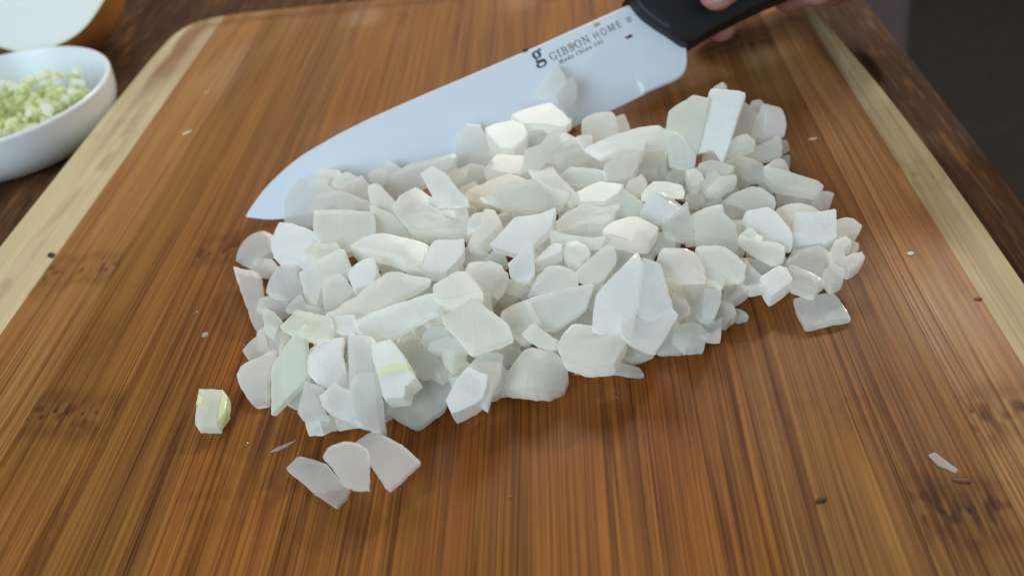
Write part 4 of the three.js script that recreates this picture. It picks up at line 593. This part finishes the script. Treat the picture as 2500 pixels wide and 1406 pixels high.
gapBit([-5.51, 0.47, -14.43], 26, 23, 0.38, '-3.3,-1.2 -3.4,1.9 -0.4,2.8 2.7,2.2 4.2,-2.2 0.1,-3.4', "small onion bit right of the long arched strip hanging down at the pile's front left");
gapBit([-3.79, 0.85, -16.75], 19, 16, 0.39, '1.1,-3.2 -2.8,-1.6 -3.2,1.4 -0.9,2.8 2.6,1.9 3.2,-1.3', "small bit right of the grey chip tucked in the gap right of the green bit");
gapBit([2.37, 0.56, -16.99], 23, 19, 0.31, '2.2,-3.6 -2.8,-2.9 -4.0,0.3 -2.5,3.4 2.8,3.4 4.3,-0.5', "small onion bit behind the pale side piece left of the yellow edged chunk");
gapBit([6.48, 1.06, -25.95], 30, -18, 0.40, '-0.4,-3.3 -3.1,-0.5 -2.1,1.9 0.4,2.5 3.0,1.1 2.1,-1.8', "small bit behind the shaded side piece left of the upright block at the back right");
gapBit([6.20, 0.56, -24.45], 17, -20, 0.41, '1.2,-6.1 -3.2,-3.1 -5.1,1.9 -1.7,5.3 4.0,3.6 4.8,-1.4', "small onion bit behind the stacked slat below the upright white block");
gapBit([2.97, 0.40, -16.24], 23, -12, 0.28, '0.9,-3.6 -4.6,-2.5 -4.7,1.9 -0.6,3.7 4.7,2.9 4.2,-2.3', "small onion bit behind the drooping triangle below the yellow edged chunk");
gapBit([-8.67, 0.65, -19.56], 26, -10, 0.28, '2.7,-2.1 -1.6,-2.7 -4.2,-0.2 -3.0,2.0 1.3,2.8 4.6,0.2', "small bit in front of the bright wet chunk with sparkling top below the knife tip");
gapBit([-1.70, 1.15, -20.59], 27, 16, 0.39, '-4.4,-1.4 -3.7,4.2 2.0,4.7 4.0,0.7 3.8,-3.9 -1.7,-4.1', "small bit in front of the broad creamy plate in the upper middle of the pile");
gapBit([4.51, 0.65, -18.76], 19, -1, 0.30, '-0.3,-3.4 -2.5,-0.9 -2.5,1.7 0.4,3.3 3.0,1.2 1.9,-1.7', "");
gapBit([-4.54, 1.15, -15.77], 24, 5, 0.32, '4.4,-2.5 -1.4,-3.9 -4.3,-0.2 -3.9,2.3 1.2,3.5 3.9,0.8', "small onion bit behind the small yellow green bit deep in the gap at the front");
gapBit([-2.59, 0.75, -24.99], 16, -16, 0.25, '-4.6,-2.2 -4.0,3.7 0.0,4.6 4.7,2.0 4.2,-3.1 -0.5,-4.8', "");
gapBit([-4.49, 0.50, -14.44], 19, 27, 0.40, '-2.4,-2.0 -2.8,1.0 -0.7,3.5 2.3,2.1 3.0,-1.0 0.6,-3.5', "small onion bit in front of the grey capped piece right of the striped piece");
gapBit([5.57, 0.42, -18.09], 22, 22, 0.33, '3.1,-1.3 0.2,-2.4 -3.3,-1.6 -2.9,1.1 -0.1,2.9 3.0,1.3', "small onion bit behind the small white cube at the front right edge of the pile");
gapBit([-0.10, 1.15, -20.70], 19, -6, 0.36, '1.9,-4.6 -2.9,-3.0 -5.0,1.0 -2.7,4.6 2.9,2.9 5.7,-0.9', "small onion bit left of the big pale slab right of the bright lens shaped piece");
{ // the inside of the pile
  const parts = [], q = new THREE.Object3D();
  for (const [x, y, z] of heapSpots) for (let h = .45; h < y - .55; h += .5) {
    const r = rnd(4, 6.5), pts = []; for (let i = 0; i < 5; i++) { const a = i / 5 * 6.283 + rnd(-.3, .3); pts.push([r * Math.cos(a), r * .8 * Math.sin(a)]); }
    const g = chunkGeo(pts, .4, .05, tintOf()); q.position.set((x + rnd(-.4, .4)) * CM, h * CM, (z - .3 + rnd(-.4, .3)) * CM); q.rotation.set(rnd(-.5, .5), rnd(0, 6), rnd(-.5, .5)); q.updateMatrix(); parts.push(g.applyMatrix4(q.matrix));
  }
  tag(mesh('onion_mass', mergeGeometries(parts), onionMats.y), 'mass of diced onion underneath the top layer of the pile', 'onion mass', null, 'stuff');
}
// ---------- dish of minced greens ----------
{
  const d = group('dish', -25.7, TOP, -32.95); tag(d, 'small round white dish holding pale green minced bits', 'dish');
  const prof = [[0, .35], [2.6, .35], [3.4, .42], [4.05, .75], [4.4, 1.3], [4.68, 2.2], [4.75, 2.42], [4.8, 2.5], [4.9, 2.52], [4.97, 2.46], [4.98, 2.3], [4.86, 1.5], [4.55, .85], [4.0, .32], [3.5, .08], [3.3, .0], [3.0, .0], [2.9, .08], [0, .1]].map((p) => new THREE.Vector2(p[0] * CM, p[1] * CM));
  mesh('bowl', new THREE.LatheGeometry(new THREE.SplineCurve(prof).getPoints(120), 120), new THREE.MeshPhysicalMaterial({ color: lin(.74, .78, .82), roughness: .35, clearcoat: .3, clearcoatRoughness: .25 }), d);
  const cols = [[.72, .80, .38], [.87, .90, .62], [.94, .95, .86]];
  const mats = cols.map((c) => new THREE.MeshPhysicalMaterial({ color: lin(...c), vertexColors: true, roughness: .8, transmission: .6, thickness: 0, clearcoat: .4, clearcoatRoughness: .3 }));
  const mk = (w) => { const pts = []; for (let i = 0; i < 5; i++) { const a = i / 5 * 6.283 + rnd(-.4, .4); pts.push([w * Math.cos(a) * rnd(.7, 1.2), w * .75 * Math.sin(a)]); } return chunkGeo(pts, w * .08, .02); };
  const geos = [mk(1.9), mk(2.5), mk(3.1), mk(1.6)], parts = [], q = new THREE.Object3D();
  const surf = (x, z) => .5 + 1.75 * sm(-3.6, -1.6, z + .1 * x) * sm(5.2, 3.4, Math.hypot(x, z)) * (0.8 + .4 * vn(x * 1.3 + 9, z * 1.3 + 4));
  for (let i = 0; i < 900; i++) { const a = rnd(0, 6.28), r = 3.75 * Math.sqrt(rnd()), x = r * Math.cos(a), z = r * Math.sin(a); if (z < -2.2 + .4 * hash(i, 1)) continue; q.position.set((-25.7 + x) * CM, (TOP + .45 + (surf(x, z) - .6) * rnd(.1, .95)) * CM, (-32.95 + z) * CM); q.rotation.set(rnd(-.6, .6), rnd(0, 6), rnd(-.6, .6)); q.updateMatrix(); parts.push(geos[i % 4].clone().applyMatrix4(q.matrix)); }
  tag(mesh('minced_mass', mergeGeometries(parts), mats[1]), 'moist mass of pale green mince filling the small white dish', 'mince', null, 'stuff');
  const says = ['small bright green minced bit lying in the white dish', 'small pale green minced bit lying in the white dish', 'small whitish minced bit lying in the white dish'];
  for (let i = 0; i < 190; i++) {
    const a = rnd(0, 6.28), r = 4.0 * Math.sqrt(rnd()), x = r * Math.cos(a), z = r * Math.sin(a); if (x < -3.6 || z < -2.5) continue;
    const k = x < -1.4 ? (rnd() < .5 ? 0 : 1) : rnd() < .14 ? 0 : rnd() < .6 ? 1 : 2;
    const m = mesh('minced_bit', geos[i % 4], mats[k]); m.position.set((-25.7 + x) * CM, (TOP + surf(x, z) + rnd(.05, .25)) * CM, (-32.95 + z) * CM); m.rotation.set(rnd(-.7, .7), rnd(0, 6), rnd(-.7, .7));
    tag(m, says[k], 'minced bit', 'minced bits in the white dish');
  }
}
// ---------- halved onion ----------
{
  const o = group('halved_onion'); const C = new THREE.Vector3(-0.2745, 0.0255, -0.4260), N = new THREE.Vector3(-0.02, 0.80, 0.60).normalize(), r = 0.0410;
  o.position.copy(C); o.quaternion.setFromUnitVectors(new THREE.Vector3(0, 1, 0), N);
  tag(o, 'large halved onion with brown skin and white cut face behind the dish', 'onion');
  const skinTex = dataTex(512, 256, (x, y, p) => { const v = .75 + .5 * vn(x / 3.2, y / 60) * vn(x / 11, y / 30 + 4) + .2 * vn(x / 40, y / 20); p[0] = S(.50 * v); p[1] = S(.20 * v); p[2] = S(.05 * v); }, true, true);
  const sk = []; for (let i = 0; i <= 30; i++) { const a = i / 30 * Math.PI / 2; sk.push(new THREE.Vector2(Math.max(.0001, r * Math.sin(a) * (1 - .02 * Math.cos(4 * a))), -r * Math.cos(a))); }
  mesh('skin', new THREE.LatheGeometry(sk, 72), new THREE.MeshPhysicalMaterial({ map: skinTex, roughness: .4, clearcoat: .25, side: THREE.DoubleSide }), o);
  const pos = [], col = [], idx = [], rings = 40, M = 96;
  for (let i = 0; i <= rings; i++) for (let j = 0; j < M; j++) {
    const t = i / rings, a = j / M * 6.283, wav = 1 + .006 * Math.sin(a * 9) + .012 * vn(a * 3, 2), R0 = r * .985 * t * wav, layer = Math.abs(((t * 7.2 + .15 * Math.sin(a * 2)) % 1) - .5) * 2, gr = sm(.9, 1, layer) * .025 + sm(.955, .99, t) * .35;
    pos.push(R0 * Math.cos(a), (.0012 * (1 - t * t) + .00008 * layer * (t < .95 ? 1 : 0)) + .0004, R0 * Math.sin(a)); col.push(1 - gr * .5, 1 - gr * .25, 1 - gr);
  }
  for (let i = 0; i < rings; i++) for (let j = 0; j < M; j++) { const a = i * M + j, b = i * M + (j + 1) % M; idx.push(a, b, a + M, b, b + M, a + M); }
  const face = geoFrom(pos, idx, null, col);
  mesh('cut_face', face, new THREE.MeshPhysicalMaterial({ color: lin(.83, .85, .80), vertexColors: true, roughness: .5, clearcoat: .3, clearcoatRoughness: .3, side: THREE.DoubleSide }), o);
}
// ---------- crumbs ----------
const crumbMats = { dark: lin(.035, .018, .010), brown: lin(.12, .055, .03), tan: lin(.5, .36, .2), pale: lin(.62, .56, .44), red: lin(.16, .03, .02) };
for (const k in crumbMats) crumbMats[k] = new THREE.MeshPhysicalMaterial({ color: crumbMats[k], roughness: .6 });
function crumb(label, kind, mat, x, y, z, l, w, h, turn, onBlade) {
  const g = new THREE.IcosahedronGeometry(1, 2), p = g.attributes.position, s = rnd(0, 50);
  for (let i = 0; i < p.count; i++) { const k = .75 + .5 * vn(p.getX(i) * 2 + s, p.getY(i) * 2 + p.getZ(i) * 3); p.setXYZ(i, p.getX(i) * l * k, p.getY(i) * h * k + .25 * h * p.getX(i) ** 2, p.getZ(i) * w * k); }
  g.scale(CM, CM, CM); const m = mergeVertices(g.deleteAttribute('normal').deleteAttribute('uv'), 1e-7); m.computeVertexNormals();
  const o = mesh(kind, m, mat);
  if (onBlade) { o.position.set(x * CM, y * CM, z * CM).applyMatrix4(kFrame); o.quaternion.setFromRotationMatrix(kFrame).multiply(new THREE.Quaternion().setFromEuler(new THREE.Euler(Math.PI / 2, 0, turn, 'ZXY'))); }
  else { o.position.set(x * CM, y * CM, z * CM); o.rotation.y = turn; }
  return tag(o, label, kind.replace('_', ' '));
}
const cm = crumbMats;
crumb('dark brown fleck on the pale left strip of the board', 'dark_fleck', cm.dark, -18.18, .015, -21.7, .19, .10, .035, -.7);
crumb('small curled dark fleck on the lower right of the board', 'dark_fleck', cm.dark, 4.81, .015, -10.55, .13, .06, .035, .3);
crumb('tiny dark fleck on the pale right strip of the board', 'dark_fleck', cm.brown, 10.45, .015, -16.56, .10, .06, .035, 0);
crumb('brown curl of dry skin above the knot at lower right', 'skin_curl', cm.brown, 7.89, .015, -10.9, .20, .05, .035, -.2);
crumb('beige crumb between the pile and the three front slices', 'beige_crumb', cm.pale, -6.53, .1, -13.3, .16, .12, .11, .3);
crumb('tiny pale crumb on the board right of the tall cluster', 'pale_crumb', cm.tan, 8.28, .015, -25.14, .16, .08, .035, .2);
crumb('tiny pale crumb on the board right of the hook shaped piece', 'pale_crumb', cm.pale, 9.4, .015, -18.62, .10, .07, .035, 0);
crumb('pale smear like crumb at the far left of the board', 'pale_crumb', cm.pale, -15.94, .02, -29.54, .22, .08, .025, .8);
crumb('tiny pale crumb on the far left of the board near the groove', 'pale_crumb', cm.tan, -16.2, .015, -33.1, .12, .07, .035, .4);
crumb('reddish brown fleck stuck on the blade under the printed word', 'red_fleck', cm.red, 15.53, 2.23, .13, .15, .06, .04, .1, true);
crumb('tan fleck stuck on the blade above the printed word', 'tan_fleck', cm.tan, 14.48, 3.04, .12, .15, .08, .03, .1, true);
crumb('tan fleck stuck on the middle of the printed letters', 'tan_fleck', cm.tan, 13.21, 2.5, .12, .13, .09, .03, .3, true);
crumb('dark fleck on the spine of the blade', 'dark_fleck', cm.dark, 11.45, 2.87, .08, .13, .06, .05, .1, true);
crumb('tiny brown speck low on the blade beside the stuck slices', 'brown_speck', cm.brown, 13.15, 1.55, .1, .05, .035, .02, .4, true);
// wet onion scraps and droplets
function scrap(label, x, z, line, th, kind) { const o = mesh('onion_scrap', chunkGeo(parse(line), th, .02), onionMats[kind]); pose(o, [x, th - .005, z], 0, 0); tag(o, label, 'onion scrap'); }
scrap('wet translucent onion scrap above the knot at lower right', 7.67, -11.4, '-2.2,2 -.6,2.6 .6,.4 2.6,-2.4 1.6,-3 -1.2,-.8', .05, 'c');
scrap('faint clear sliver left of the three front slices', -7.82, -12.8, '-3,-1.4 -1,0 1.5,1.2 3.2,2 1.4,.2 -1.2,-1.2', .04, 'c');
scrap('tiny milky scrap on the board left of the pile', -11.22, -17.15, '-1,-.6 .2,-.9 1.1,0 .4,.8 -.8,.6', .06, 'c');
const water = new THREE.MeshPhysicalMaterial({ color: lin(1, 1, 1), roughness: .03, transmission: 1, thickness: .01, ior: 1.33 });
for (const [x, z, r] of [[-11.83, -18.15, .06], [-9.9, -16.55, .05], [-8.8, -12.95, .05], [-3.1, -13.2, .04], [.6, -13.8, .045], [1.35, -15.1, .04], [-2, -11, .04], [3.6, -13.4, .04], [2.2, -11.6, .035], [-10.6, -19.3, .06]]) {
  const g = new THREE.SphereGeometry(r * CM, 16, 10); g.scale(1, .6, 1); const m = mesh('water_drop', g, water); m.position.set(x * CM, r * .5 * CM, z * CM);
  tag(m, 'tiny clear water drop on the bamboo board near the onions', 'water drop', 'water drops on the cutting board');
}
renderer.render(scene, camera);
